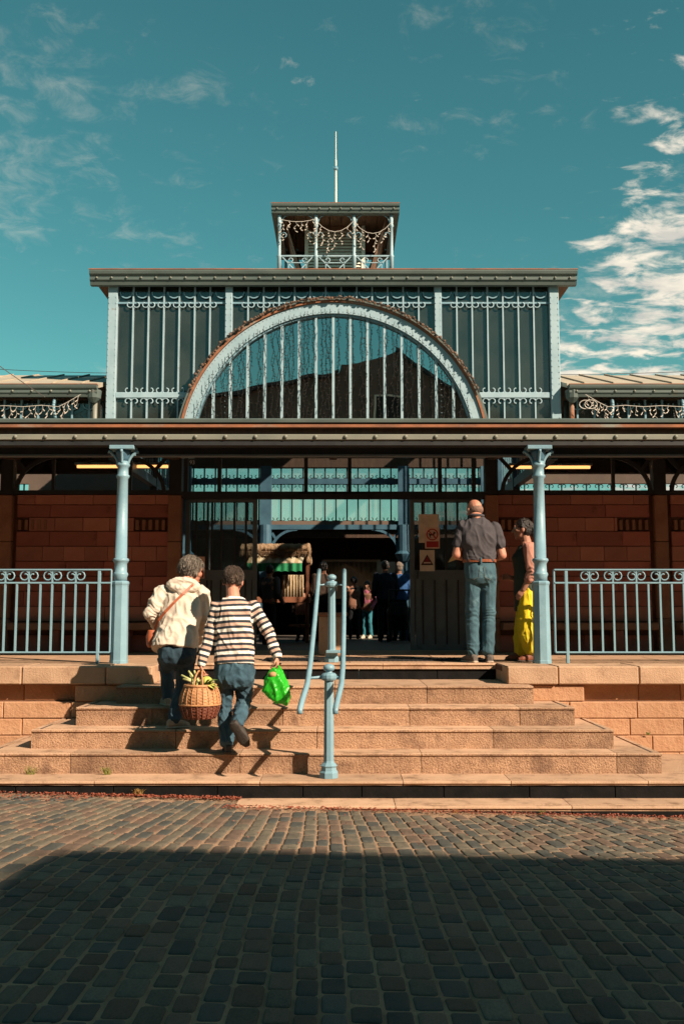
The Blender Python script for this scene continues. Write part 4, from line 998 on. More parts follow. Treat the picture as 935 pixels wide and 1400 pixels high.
for s_ in (-1, 1):
    zz = at(60, 556, 13.30).z; pts = []
    xs = [3.42, 3.60, 3.72, 3.95, 4.2, 4.45, 4.7, 4.95, 5.2, 5.6]; dz = [0.17, 0.06, 0.0, 0.02, 0.0, 0.015, 0.0, 0.012, 0.0, 0.01]
    icicles('white icicle lights hanging under the %s aisle gutter' % ('left' if s_ < 0 else 'right'), [(s_ * x, 13.30, zz + d) for x, d in zip(xs, dz)], 0.19, 26, (s_ * 4.4, 13.3, zz), 0.025, r=0.0048)
    icicle_coil = MB()
co = thing('cable_coil', 'loose white cable coil hanging at the right aisle gutter end', 'cable', (3.62, 13.3, 3.35))
b = MB()
for q in range(2):
    c = at(800 + q * 7, 553, 13.29); b.tube([(c.x + 0.085 * math.cos(w), 13.29 - q * 0.01, c.z + 0.06 * math.sin(w)) for w in [i / 14 * 2 * math.pi for i in range(15)]], 0.006, 5)
b.build('loops', M['wire_white'], co)
pts = []
for i, (x0, x1) in enumerate(zip(PX, PX[1:])):
    for k in range(7): t = k / 6; pts.append((x0 + (x1 - x0) * t, YG - 0.07, zB - 0.10 - (0.20 if i else 0.05) * 4 * t * (1 - t) - 0.03 * i))
icicles('swagged white string lights draped round the lantern gallery', pts, 0.40, 19, (LC, YG - 0.07, zB), 0.035, r=0.0055)

# ================================================================== OVERHEAD WIRES
def wire(p, q, sag, label):
    p, q = Vector(p), Vector(q); t = thing('overhead_wire', label, 'wire', tuple(p), 'thin overhead wires')
    MB().tube([p.lerp(q, i / 14) - Vector((0, 0, sag * 4 * (i / 14) * (1 - i / 14))) for i in range(15)], 0.006, 4).build('strand', M['wire'], t)
a = at(-60, 455, 12.6); b_ = at(62, 543, 13.3)
wire(a, b_, 0.02, 'slanting overhead wire tied to the left aisle gutter')
a = at(-60, 501, 17.6); b_ = at(146, 510, 17.6)
wire(a, b_, 0.02, 'level overhead wire above the left aisle roof')
a = at(764, 512, 17.6); b_ = at(1000, 505, 17.6)
wire(a, b_, 0.02, 'level overhead wire above the right aisle roof')

# ================================================================== HOUSES ACROSS THE STREET (behind the photographer)
M['render'] = mat('dark_house_render', (0.16, 0.12, 0.10), (0.11, 0.085, 0.07), 1.2, 0.9)
M['slateroof'] = mat('dark_slates', (0.05, 0.05, 0.055), (0.035, 0.035, 0.04), 3, 0.7)
def house(label, poly, y0, y1, wins, roofpts):
    t = thing('street_house', label, 'house', (poly[0][0], y0, -1.1)); xs = [p[0] for p in poly]
    w = MB().prism(poly, 1, y1, y0).build('wall', M['render'], t)
    for (x, z, ww, hh) in wins:
        f = MB().box(x - ww / 2, x + ww / 2, y0 - 0.02, y0 + 0.05, z, z + hh).build('window', M['louvre'], t)
        MB().box(x - ww / 2 + 0.07, x + ww / 2 - 0.07, y0 + 0.051, y0 + 0.056, z + 0.07, z + hh - 0.07).build('pane', M['black'], f)
    for p, q in roofpts:
        (x0, z0), (x1, z1) = p, q; MB().prism([(x0, z0 + 0.004), (x1, z1 + 0.004), (x1, z1 + 0.12), (x0, z0 + 0.12)], 1, y1 - 0.2, y0 + 0.18).build('roof_slope', M['slateroof'], t)
    return t
YH = -4.0
house('plain flat-topped house, unseen, added left of the gabled one to block low sky', [(-24.0, -1.3), (-7.6, -1.3), (-7.6, 6.4), (-13, 7.9), (-24.0, 7.9)], YH - 0.4, -12.0, [(x, z, 1.0, 1.6) for x in (-20, -17, -14, -11) for z in (0.6, 3.6)], [])  # added house, cuts the low sky light behind the camera
g1 = [(-7.2, -1.3), (5.6, -1.3), (5.6, 6.7), (4.3, 7.05), (1.75, 8.75), (0.7, 8.45), (0.05, 8.42), (0.0, 8.12), (-4.2, 7.25), (-7.2, 6.5)]
house('dark gabled house across the street, mirrored in the arched window', g1, YH, -11.0,
      [(x, z, 1.0, 1.5) for x in (-5.5, -3.2, -0.9, 1.4, 3.7) for z in (0.6, 3.6)] + [(1.6, 6.3, 0.8, 1.1)], [((1.75, 8.75), (4.3, 7.05)), ((4.3, 7.05), (5.6, 6.7)), ((-4.2, 7.25), (0.0, 8.12)), ((-7.2, 6.5), (-4.2, 7.25))])
g2 = [(7.4, -1.3), (22.0, -1.3), (22.0, 10.02), (11.35, 10.02), (10.7, 9.87), (10.1, 9.45), (9.3, 8.75), (7.4, 7.5)]
house('taller house across the street whose shadow falls on the setts', g2, YH, -11.0,
      [(x, z, 1.0, 1.6) for x in (9.0, 11.5, 14, 16.5, 19) for z in (0.6, 3.6, 6.3)], [((7.4, 7.5), (9.3, 8.75))])
# ================================================================== PEOPLE
UP = Vector((0, 0, 1))
class Sculpt(MB):
    """overlapping closed solids, fused into one continuous skin by a voxel remesh"""
    def cap(s, p0, r0, p1, r1, n=12, flat=1.0, axis=None):
        p0, p1 = Vector(p0), Vector(p1); t = (p1 - p0); L_ = t.length
        t = t / L_ if L_ > 1e-6 else UP.copy()
        a = axis.copy() if axis is not None else (t.cross(UP) if abs(t.z) < 0.95 else t.cross(Vector((0, 1, 0))))
        a = (a - t * a.dot(t)).normalized(); b = t.cross(a); rings = []
        for k in range(4): w = -math.pi / 2 + k / 3.5 * math.pi / 2 * 0.98 + 0.06; rings.append((p0 + t * math.sin(w) * r0, math.cos(w) * r0))
        for k in range(4): w = k / 3.5 * math.pi / 2 * 0.98; rings.append((p1 + t * math.sin(w) * r1, math.cos(w) * r1))
        vs = []; fs = []; m = len(rings)
        for c, r in rings:
            for k in range(n): w = 2 * math.pi * k / n; vs.append(c + a * math.cos(w) * r + b * math.sin(w) * r * flat)
        for i in range(m - 1):
            for k in range(n): fs.append((i * n + k, i * n + (k + 1) % n, (i + 1) * n + (k + 1) % n, (i + 1) * n + k))
        fs.append(tuple(range(n))[::-1]); fs.append(tuple((m - 1) * n + k for k in range(n)))
        return s.add(vs, fs)
    def chain(s, *pr):
        for (p, r), (q, t) in zip(pr, pr[1:]): s.cap(p, r, q, t)
        return s
    def blob(s, c, rx, ry, rz, rot=None, n=16, m=10):
        b = MB().ball((0, 0, 0), 1.0, n, m, (rx, ry, rz)); c = Vector(c)
        return s.add([(rot @ Vector(p) if rot else Vector(p)) + c for p in b.v], b.f)
    def loft(s, rings, n=24, sq=2.4):
        vs = []; fs = []; m = len(rings)
        for c, a, b in rings:
            for k in range(n):
                w = 2 * math.pi * k / n; cw, sw = math.cos(w), math.sin(w); e = 2 / sq
                vs.append(Vector(c) + a * math.copysign(abs(cw) ** e, cw) + b * math.copysign(abs(sw) ** e, sw))
        for i in range(m - 1):
            for k in range(n): fs.append((i * n + k, i * n + (k + 1) % n, (i + 1) * n + (k + 1) % n, (i + 1) * n + k))
        fs.append(tuple(range(n))[::-1]); fs.append(tuple((m - 1) * n + k for k in range(n)))
        return s.add(vs, fs)
    def fuse(s, name, material, parent, voxel=0.008, smooth=4, disp=None, attr=None, kind=None):
        me = s.mesh(name + '_raw'); o = bpy.data.objects.new(name + '_raw', me); COL.objects.link(o)
        r = o.modifiers.new('r', 'REMESH'); r.mode = 'VOXEL'; r.voxel_size = voxel
        if smooth: q = o.modifiers.new('s', 'SMOOTH'); q.factor = 0.5; q.iterations = smooth
        dg = bpy.context.evaluated_depsgraph_get(); dg.update()
        res = bpy.data.meshes.new_from_object(o.evaluated_get(dg)); res.name = name
        bpy.data.objects.remove(o); bpy.data.meshes.remove(me)
        if disp:
            ns = [v.normal.copy() for v in res.vertices]
            for v, nn in zip(res.vertices, ns): v.co += nn * disp(v.co, nn)
        for p in res.polygons: p.use_smooth = True
        if attr:
            at_ = res.attributes.new('band', 'FLOAT', 'POINT'); at_.data.foreach_set('value', [attr(v.co) for v in res.vertices])
        res.materials.clear(); res.materials.append(material)
        return new_obj(name, res, parent, kind)

def folds(amp, fx, fz, seed=0.0, wr=None):
    def f(p, n):
        a = noise.noise((p.x * fx + seed, p.y * fx, p.z * fz + seed)); b = noise.noise((p.x * fx * 2.3 + 5, p.y * fx * 2.3 + seed, p.z * fz * 2.1))
        c2 = noise.noise((p.x * fx * 1.4 + p.z * fz * 1.2, p.y * fx * 1.2 - p.x * fx, p.z * fz * 0.8 + seed))
        r = amp * (0.75 * (0.35 - min(0.6, abs(a) * 2.2)) + 0.75 * (0.3 - min(0.6, abs(c2) * 2.4)) + b * 0.45)
        if wr:
            for c, rad, k in wr:
                d = (p - c).length
                if d < rad: r += k * (1 - d / rad) * math.sin(p.z * 115 + 16 * a + (p.x - c.x) * 45 + seed)
        return r
    return f
def hand(S, wrist, d, palm_n, side, curl=0.6, k=1.0):
    """palm, four unequal two-joint fingers and a thumb; d: pointing, palm_n: towards the palm, side: +1/-1 for the thumb"""
    d = d.normalized(); n = (palm_n - d * palm_n.dot(d)).normalized(); s_ = d.cross(n).normalized() * side
    S.loft([(wrist, s_ * 0.026 * k, n * 0.019 * k), (wrist + d * 0.03 * k, s_ * 0.036 * k, n * 0.016 * k), (wrist + d * 0.08 * k, s_ * 0.041 * k, n * 0.014 * k), (wrist + d * 0.092 * k, s_ * 0.036 * k, n * 0.010 * k)], 14)
    for i, ln in enumerate((0.068, 0.076, 0.071, 0.054)):
        o = (1.5 - i) * 0.0205 * k; p = wrist + d * (0.088 - 0.004 * abs(i - 1)) * k + s_ * o
        c1 = curl * (0.85 + 0.1 * i); d1 = d * math.cos(c1) + n * math.sin(c1); c2 = c1 + curl * 1.15; d2 = d * math.cos(c2) + n * math.sin(c2)
        q = p + d1 * ln * 0.5 * k; r = q + d2 * ln * 0.55 * k
        S.cap(p, 0.0095 * k, q, 0.0088 * k, 8); S.cap(q, 0.0088 * k, r, 0.0072 * k, 8)
    p = wrist + d * 0.032 * k + s_ * 0.034 * k; q = p + (s_ * 0.55 + d * 0.7 + n * 0.45).normalized() * 0.038 * k; r = q + (d * 0.8 + n * 0.65).normalized() * 0.032 * k
    S.cap(wrist + d * 0.015 * k, 0.014 * k, p, 0.013 * k, 8); S.cap(p, 0.013 * k, q, 0.0105 * k, 8); S.cap(q, 0.0105 * k, r, 0.0085 * k, 8)
def headform(S, c, Rm, k=1.0, ears=True):
    f = lambda x, y, z: c + Rm @ Vector((x * k, y * k, z * k))
    S.blob(f(0, -0.008, 0.022), 0.076 * k, 0.096 * k, 0.092 * k, Rm)
    S.blob(f(0, 0.028, -0.035), 0.058 * k, 0.062 * k, 0.072 * k, Rm)
    S.cap(f(0, 0.062, -0.088), 0.024 * k, f(0, 0.05, -0.075), 0.034 * k)          # chin
    S.cap(f(0, 0.086, 0.022), 0.010 * k, f(0, 0.108, -0.022), 0.0145 * k, 8)       # nose
    S.cap(f(-0.035, 0.078, 0.036), 0.012 * k, f(0.035, 0.078, 0.036), 0.012 * k, 8) # brow
    S.cap(f(-0.018, 0.088, -0.050), 0.0075 * k, f(0.018, 0.088, -0.050), 0.0075 * k, 8); S.cap(f(-0.015, 0.085, -0.062), 0.0085 * k, f(0.015, 0.085, -0.062), 0.0085 * k, 8)
    for s_ in (1, -1):
        S.cap(f(s_ * 0.045, 0.058, -0.012), 0.022 * k, f(s_ * 0.05, 0.03, -0.02), 0.024 * k)
        if ears: S.blob(f(s_ * 0.080, -0.008, -0.004), 0.011 * k, 0.021 * k, 0.034 * k, Rm, 10, 8)
def hair_cap(c, Rm, k=1.0, locks=60, ln=0.05, seed=1, low=-0.06, fr=0.035, voxel=0.008, rad=0.011):
    S = Sculpt(); f = lambda x, y, z: c + Rm @ Vector((x * k, y * k, z * k)); r_ = random.Random(seed)
    S.blob(f(0, -0.020, 0.034), 0.083 * k, 0.096 * k, 0.090 * k, Rm)
    if low < -0.03: S.blob(f(0, -0.045, -0.015), 0.074 * k, 0.062 * k, 0.070 * k, Rm)
    for i in range(locks):
        w = r_.uniform(0, 2 * math.pi); ph = r_.uniform(-0.5, 1.45)
        x, y, z = math.cos(ph) * math.cos(w), math.cos(ph) * math.sin(w), math.sin(ph)
        if y > 0.35 and z < 0.45: continue
        p = f(x * 0.080, -0.020 + y * 0.094, 0.034 + z * 0.088)
        t = Rm @ Vector((x * 0.3 + r_.uniform(-.3, .3), y * 0.3 - 0.25, -0.9 + 0.5 * z)); t.normalize()
        q = p + t * ln * r_.uniform(0.6, 1.1) * k; S.cap(p, rad * k, q, rad * 0.45 * k, 6)
    return S
def strands(c, Rm, k, n, ln, seed, m, parent, face=0.30, rad=0.0023, flow=0.6):
    """loose single hairs over the cap, combed down and back"""
    r_ = random.Random(seed); b = MB()
    for i in range(n):
        w = r_.uniform(0, 2 * math.pi); sz = r_.uniform(-0.5, 1.0); q = math.sqrt(max(0, 1 - sz * sz)); x, y, z = q * math.cos(w), q * math.sin(w), sz
        if y > face and z < 0.55: continue
        P = Vector((x * 0.083, -0.020 + y * 0.097, 0.034 + z * 0.091)); N_ = Vector((x, y, z)); t = Vector((x * 0.5 + r_.uniform(-.5, .5), -0.25 + y * 0.4 + r_.uniform(-.4, .4), -0.9)); t = (t - N_ * t.dot(N_)).normalized()
        l = ln * r_.uniform(0.5, 1.2); pts = [P + N_ * 0.001, P + t * l * 0.45 + N_ * (0.006 + 0.006 * r_.random()), P + t * l * 0.8 + N_ * (0.004 - l * 0.10), P + t * l + N_ * (0.001 - l * 0.2 + r_.uniform(0, 0.008))]
        b.tube([c + Rm @ (p * k) for p in pts], [rad, rad, rad * 0.7, rad * 0.25], 3)
    return b.build('hair_strands', m, parent, True, 'stuff')
def rotm(yaw=0, pitch=0, roll=0): return Matrix.Rotation(yaw, 3, 'Z') @ Matrix.Rotation(pitch, 3, 'X') @ Matrix.Rotation(roll, 3, 'Y')
def shoe(S, heel, toe, w=0.046, up=None, sole=None):
    """closed shoe from heel to toe; sole (another Sculpt) gets the outsole"""
    d = (toe - heel); L_ = d.length; d = d / L_; up = up or UP; s_ = d.cross(up).normalized(); up = s_.cross(d)
    S.loft([(heel + up * 0.035, s_ * w * .55, up * 0.03), (heel + d * 0.03 + up * 0.048, s_ * w * .82, up * 0.046), (heel + d * L_ * .38 + up * 0.052, s_ * w * .80, up * 0.050), (heel + d * L_ * .62 + up * 0.038, s_ * w, up * 0.036), (heel + d * L_ * .86 + up * 0.030, s_ * w * .95, up * 0.028), (heel + d * (L_ + 0.01) + up * 0.022, s_ * w * .5, up * 0.016)], 16)
    if sole is not None:
        sole.loft([(heel - d * 0.008 + up * 0.008, s_ * w * .6, up * 0.011), (heel + d * 0.04 + up * 0.008, s_ * w * .9, up * 0.012), (heel + d * L_ * .4 + up * 0.008, s_ * w * .82, up * 0.012), (heel + d * L_ * .66 + up * 0.008, s_ * w * 1.08, up * 0.012), (heel + d * L_ * .9 + up * 0.008, s_ * w * 1.0, up * 0.012), (heel + d * (L_ + .02) + up * 0.010, s_ * w * .5, up * 0.009)], 16)
def eyes(c, Rm, parent, k=1.0):
    for s_ in (1, -1):
        p = c + Rm @ Vector((s_ * 0.031 * k, 0.074 * k, 0.018 * k)); e = MB().ball(p, 0.0125 * k, 10, 8).build('eye', M['eye'], parent, True)
        MB().ball(p + Rm @ Vector((0, 0.009 * k, 0)), 0.006 * k, 8, 6).build('pupil', M['black'], e, True)
M['eye'] = mat('eye_white', (0.6, 0.57, 0.53), None, 20, 0.3)
M['skin'] = mat('sun_reddened_skin', (0.52, 0.25, 0.17), (0.46, 0.19, 0.125), 8, 0.55, 0.1, 90)
M['skin_darker'] = mat('darker_skin', (0.36, 0.175, 0.115), (0.31, 0.14, 0.09), 8, 0.55, 0.1, 90)  # darker skin tone for the woman in yellow and the hall people
M['hair_grey'] = mat('greying_brown_hair', (0.34, 0.29, 0.24), (0.075, 0.056, 0.045), 26, 0.6, 0.8, 60, stretch=(3.2, 3.2, 0.7))
M['hair_brown'] = mat('dark_brown_hair', (0.12, 0.08, 0.058), (0.04, 0.027, 0.021), 26, 0.6, 0.8, 70, stretch=(3.2, 3.2, 0.7))
M['hair_black'] = mat('black_hair', (0.018, 0.014, 0.013), None, 16, 0.45, 0.5, 60, stretch=(3, 3, 0.7))
M['hair_crop'] = mat('cropped_grey_stubble', (0.25, 0.14, 0.10), (0.15, 0.09, 0.07), 50, 0.8, 0.4, 160)
M['jacket'] = mat('beige_canvas_jacket', (0.60, 0.52, 0.435), (0.53, 0.455, 0.38), 6, 0.85, 0.25, 130)
M['jeans'] = mat('blue_jeans', (0.040, 0.095, 0.135), (0.020, 0.050, 0.075), 7, 0.85, 0.3, 260, dirt=(5, 0.58, (0.085, 0.165, 0.21)))
M['jeans_dark'] = mat('dark_blue_jeans', (0.026, 0.060, 0.088), (0.014, 0.034, 0.052), 7, 0.85, 0.3, 260)
M['jeans_light'] = mat('washed_blue_jeans', (0.055, 0.125, 0.16), (0.028, 0.070, 0.095), 6, 0.85, 0.3, 260, dirt=(4, 0.56, (0.12, 0.215, 0.25)))
M['polo'] = mat('charcoal_polo_cotton', (0.060, 0.054, 0.062), (0.044, 0.040, 0.046), 9, 0.9, 0.2, 300)
M['cardigan'] = mat('dusty_pink_cardigan', (0.40, 0.19, 0.145), (0.32, 0.15, 0.115), 9, 0.9, 0.3, 180)
M['green_top'] = mat('dark_green_tunic', (0.035, 0.05, 0.038), (0.025, 0.038, 0.03), 9, 0.9, 0.2, 180)
M['yellow'] = mat('bright_yellow_cotton', (0.68, 0.52, 0.015), (0.58, 0.43, 0.01), 7, 0.8, 0.2, 120)
M['belt'] = mat('brown_leather_belt', (0.26, 0.075, 0.03), (0.18, 0.05, 0.02), 10, 0.45)
M['strap'] = mat('red_brown_leather', (0.38, 0.10, 0.04), (0.28, 0.07, 0.03), 10, 0.5)
M['shoe_beige'] = mat('beige_suede', (0.36, 0.28, 0.21), (0.28, 0.21, 0.155), 10, 0.9, 0.2, 120)
M['shoe_dark'] = mat('dark_leather_shoe', (0.05, 0.042, 0.038), (0.03, 0.026, 0.024), 10, 0.5)
M['shoe_grey'] = mat('grey_brown_trainer', (0.12, 0.098, 0.085), (0.075, 0.062, 0.055), 14, 0.8, 0.2, 120)
M['sole'] = mat('worn_rubber_sole', (0.055, 0.046, 0.040), (0.035, 0.03, 0.027), 14, 0.85, 0.4, 60)
M['sole_pale'] = mat('pale_rubber_sole', (0.42, 0.34, 0.27), (0.34, 0.27, 0.21), 14, 0.8)
M['sandal'] = mat('red_brown_sandal', (0.22, 0.07, 0.035), (0.15, 0.05, 0.03), 14, 0.6)
M['stitch'] = mat('orange_stitching', (0.16, 0.17, 0.15), None, 10, 0.8)
def striped():
    m = bpy.data.materials.new('striped_jersey'); m.use_nodes = True; N = m.node_tree.nodes; L = m.node_tree.links; b = N['Principled BSDF']; b.inputs['Roughness'].default_value = 0.9
    a = N.new('ShaderNodeAttribute'); a.attribute_name = 'band'
    def mth(op, x, y=None):
        n = N.new('ShaderNodeMath'); n.operation = op
        for i, q in enumerate((x, y)):
            if q is None: continue
            if isinstance(q, (int, float)): n.inputs[i].default_value = q
            else: L.new(q, n.inputs[i])
        return n.outputs[0]
    ph = mth('FRACT', mth('DIVIDE', a.outputs['Fac'], 0.098))      # white, navy, blush, navy
    cr = N.new('ShaderNodeValToRGB'); cr.color_ramp.interpolation = 'CONSTANT'; e = cr.color_ramp.elements
    navy = (0.016, 0.022, 0.032, 1); white = (0.74, 0.69, 0.63, 1); blush = (0.50, 0.33, 0.255, 1)
    e[0].position = 0.0; e[0].color = white; e[1].position = 0.27; e[1].color = navy
    for p, c in ((0.50, blush), (0.76, navy)): q = e.new(p); q.color = c
    L.new(ph, cr.inputs[0]); L.new(cr.outputs[0], b.inputs['Base Color'])
    t = N.new('ShaderNodeTexCoord'); n = N.new('ShaderNodeTexNoise'); n.inputs['Scale'].default_value = 300; L.new(t.outputs['Object'], n.inputs['Vector']); bp = N.new('ShaderNodeBump'); bp.inputs['Strength'].default_value = 0.2; bp.inputs['Distance'].default_value = 0.01
    L.new(n.outputs[0], bp.inputs['Height']); L.new(bp.outputs[0], b.inputs['Normal']); return m
M['stripe'] = striped()
def skin_body(J, Rm, k=1.0, hands=(), slim=1.0):
    S = Sculpt(); headform(S, J['head'], Rm, k)
    nb = J['neck']; S.cap(J['head'] + Rm @ Vector((0, -0.022, -0.05)), 0.052 * k, nb, 0.058 * k)
    up = (J['neck'] - J['pelvis']).normalized(); sd = (J['shR'] - J['shL']).normalized(); fw = up.cross(sd).normalized()
    pc, wc, cc = J['pelvis'], J['pelvis'].lerp(J['neck'], 0.38), J['pelvis'].lerp(J['neck'], 0.72)
    S.loft([(pc - up * 0.08, sd * 0.11, fw * 0.08), (pc, sd * 0.14, fw * 0.10), (wc, sd * 0.125, fw * 0.088), (cc, sd * 0.15, fw * 0.10), (nb - up * 0.05, sd * 0.13, fw * 0.06), (nb, sd * 0.06, fw * 0.055)])
    for q in 'LR':
        S.chain((J['sh' + q], 0.052 * slim), (J['el' + q], 0.042 * k * slim), (J['wr' + q].lerp(J['el' + q], 0.12), 0.030 * k * (0.5 + 0.5 * slim)), (J['wr' + q], 0.028 * k))
        S.cap(J['el' + q].lerp(J['wr' + q], 0.25), 0.044 * k * slim, J['el' + q].lerp(J['wr' + q], 0.5), 0.038 * k * slim)
        g_ = min(1.0, k) * 0.86; S.chain((J['hip' + q], 0.078 * g_), (J['kn' + q], 0.052 * g_), (J['an' + q], 0.038 * g_))
        S.cap(J['an' + q], 0.036 * g_, J['an' + q].lerp(J['to' + q], 0.25), 0.026 * g_)
    for h in hands: hand(S, *h)
    return S

# ---------------------------------------------------------------- man in the striped jersey
def man_striped():
    t = thing('person', 'man in a navy and white striped jersey carrying a basket and a green bag', 'person', at(311, 1031, 8.72).to_tuple(), 'shoppers at the entrance')
    J = dict(head=at(319, 795, 8.92), neck=at(319, 816, 8.86), chest=at(320, 850, 8.84), pelvis=at(321, 912, 8.76), shL=at(297, 831, 8.84), shR=at(346, 830, 8.84),
             elL=at(284, 878, 8.78), wrL=at(275.5, 907, 8.74), elR=at(369, 868, 8.80), wrR=at(378.5, 896, 8.72), hipL=at(307, 915, 8.76), hipR=at(335, 915, 8.76),
             knL=at(307, 968, 8.80), anL=at(311, 1019, 8.70), toL=at(305, 1030, 8.84), knR=at(333, 962, 8.86), anR=at(324, 990, 8.52), toR=at(340, 1022, 8.52))
    Rm = rotm(R(-9), R(-4), R(3)); k = 1.06
    dn = Vector((0, 0, -1))
    S = skin_body(J, Rm, k, hands=((J['wrL'], Vector((-0.02, 0.05, -1)), Vector((1, 0.1, 0)), 1, 0.85, 0.92), (J['wrR'], Vector((0.1, 0.05, -1)), Vector((-1, 0.1, 0)), -1, 0.85, 0.92)), slim=0.72)
    body = S.fuse('body', M['skin'], t, 0.0062, 3)
    hair_cap(J['head'], Rm, k * 1.0, 120, 0.036, 4, -0.01, voxel=0.006, rad=0.0085).fuse('hair', M['hair_brown'], t, 0.0055, 1, lambda p, n: 0.006 * noise.noise(p * 70))
    strands(J['head'], Rm, k, 900, 0.045, 5, M['hair_brown'], t)
    up = (J['neck'] - J['pelvis']).normalized(); sd = (J['shR'] - J['shL']).normalized(); fw = up.cross(sd).normalized()
    S = Sculpt(); P0 = J['pelvis']; N0 = J['neck']; q = lambda f: P0.lerp(N0, f)
    S.loft([(q(0.03), sd * 0.178, fw * 0.128), (q(0.08), sd * 0.180, fw * 0.130), (q(0.35), sd * 0.166, fw * 0.118), (q(0.62), sd * 0.182, fw * 0.128), (q(0.80), sd * 0.185, fw * 0.118), (q(0.92), sd * 0.135, fw * 0.090), (q(0.985), sd * 0.070, fw * 0.070)], 28, 2.5)
    for s_ in 'LR': S.chain((J['sh' + s_], 0.070), (J['el' + s_], 0.056), (J['wr' + s_], 0.043))
    zA = N0.z
    def band(p):
        best = abs((p - q(0.5)).dot(sd)); tz = (p - P0).dot(up)
        for s_ in 'LR':
            a, b, c = J['sh' + s_], J['el' + s_], J['wr' + s_]
            out = (p - a).dot(sd) * (1 if s_ == 'R' else -1)
            dseg = lambda u0, u1: (p - (u0 + (u1 - u0) * max(0, min(1, (p - u0).dot(u1 - u0) / (u1 - u0).length_squared)))).length
            if (out > -0.012 and dseg(a, b) < 0.10) or (dseg(b, c) < 0.075 and p.z < b.z + 0.03):
                l1 = (b - a).length; d1 = (b - a) / l1; d2 = (c - b).normalized(); u1 = (p - a).dot(d1)
                uu = u1 if u1 < l1 else l1 + (p - b).dot(d2)
                return (a - P0).dot(up) - uu
        return tz
    S.fuse('striped_jersey', M['stripe'], t, 0.0075, 3, folds(0.019, 7, 5, 3.1, [(J['elR'], 0.13, 0.004), (J['elL'], 0.13, 0.004), (q(0.15), 0.2, 0.003)]), band)
    S = Sculpt(); hL, hR = J['hipL'], J['hipR']
    S.loft([(q(0.09), sd * 0.162, fw * 0.112), (q(-0.05), sd * 0.176, fw * 0.128), (q(-0.20), sd * 0.172, fw * 0.122), (q(-0.30), sd * 0.12, fw * 0.09)], 24)
    for s_ in 'LR':
        kn, an = J['kn' + s_], J['an' + s_]
        S.chain((J['hip' + s_] - up * 0.02, 0.094), (kn, 0.069), (kn.lerp(an, 0.4), 0.068), (an + (kn - an).normalized() * 0.03, 0.060))
    S.fuse('jeans', M['jeans'], t, 0.0075, 3, folds(0.017, 9, 7, 8.0, [(J['knL'], 0.16, 0.006), (J['knR'], 0.16, 0.006), (J['anL'], 0.14, 0.006), (q(-0.3), 0.15, 0.004)]))
    S = Sculpt(); so_ = Sculpt(); hl = at(311, 1026, 8.665); shoe(S, Vector((hl.x + .01, 8.66, -0.668)), Vector((hl.x - 0.03, 8.915, -0.668)), 0.046, None, so_)
    a = J['anR']; hR_ = at(318, 990, 8.46); tR = at(337, 1019, 8.56)
    nrm = Vector((0.10, 0.93, 0.42)); S2 = Sculpt(); so2 = Sculpt(); shoe(S2, hR_, tR, 0.048, nrm, so2)
    S.fuse('shoe', M['shoe_dark'], t, 0.006, 3); so_.fuse('sole', M['sole'], t, 0.006, 1); S2.fuse('shoe', M['shoe_dark'], t, 0.006, 3); so2.fuse('sole', M['sole'], t, 0.006, 1)
    return J
JM = man_striped()

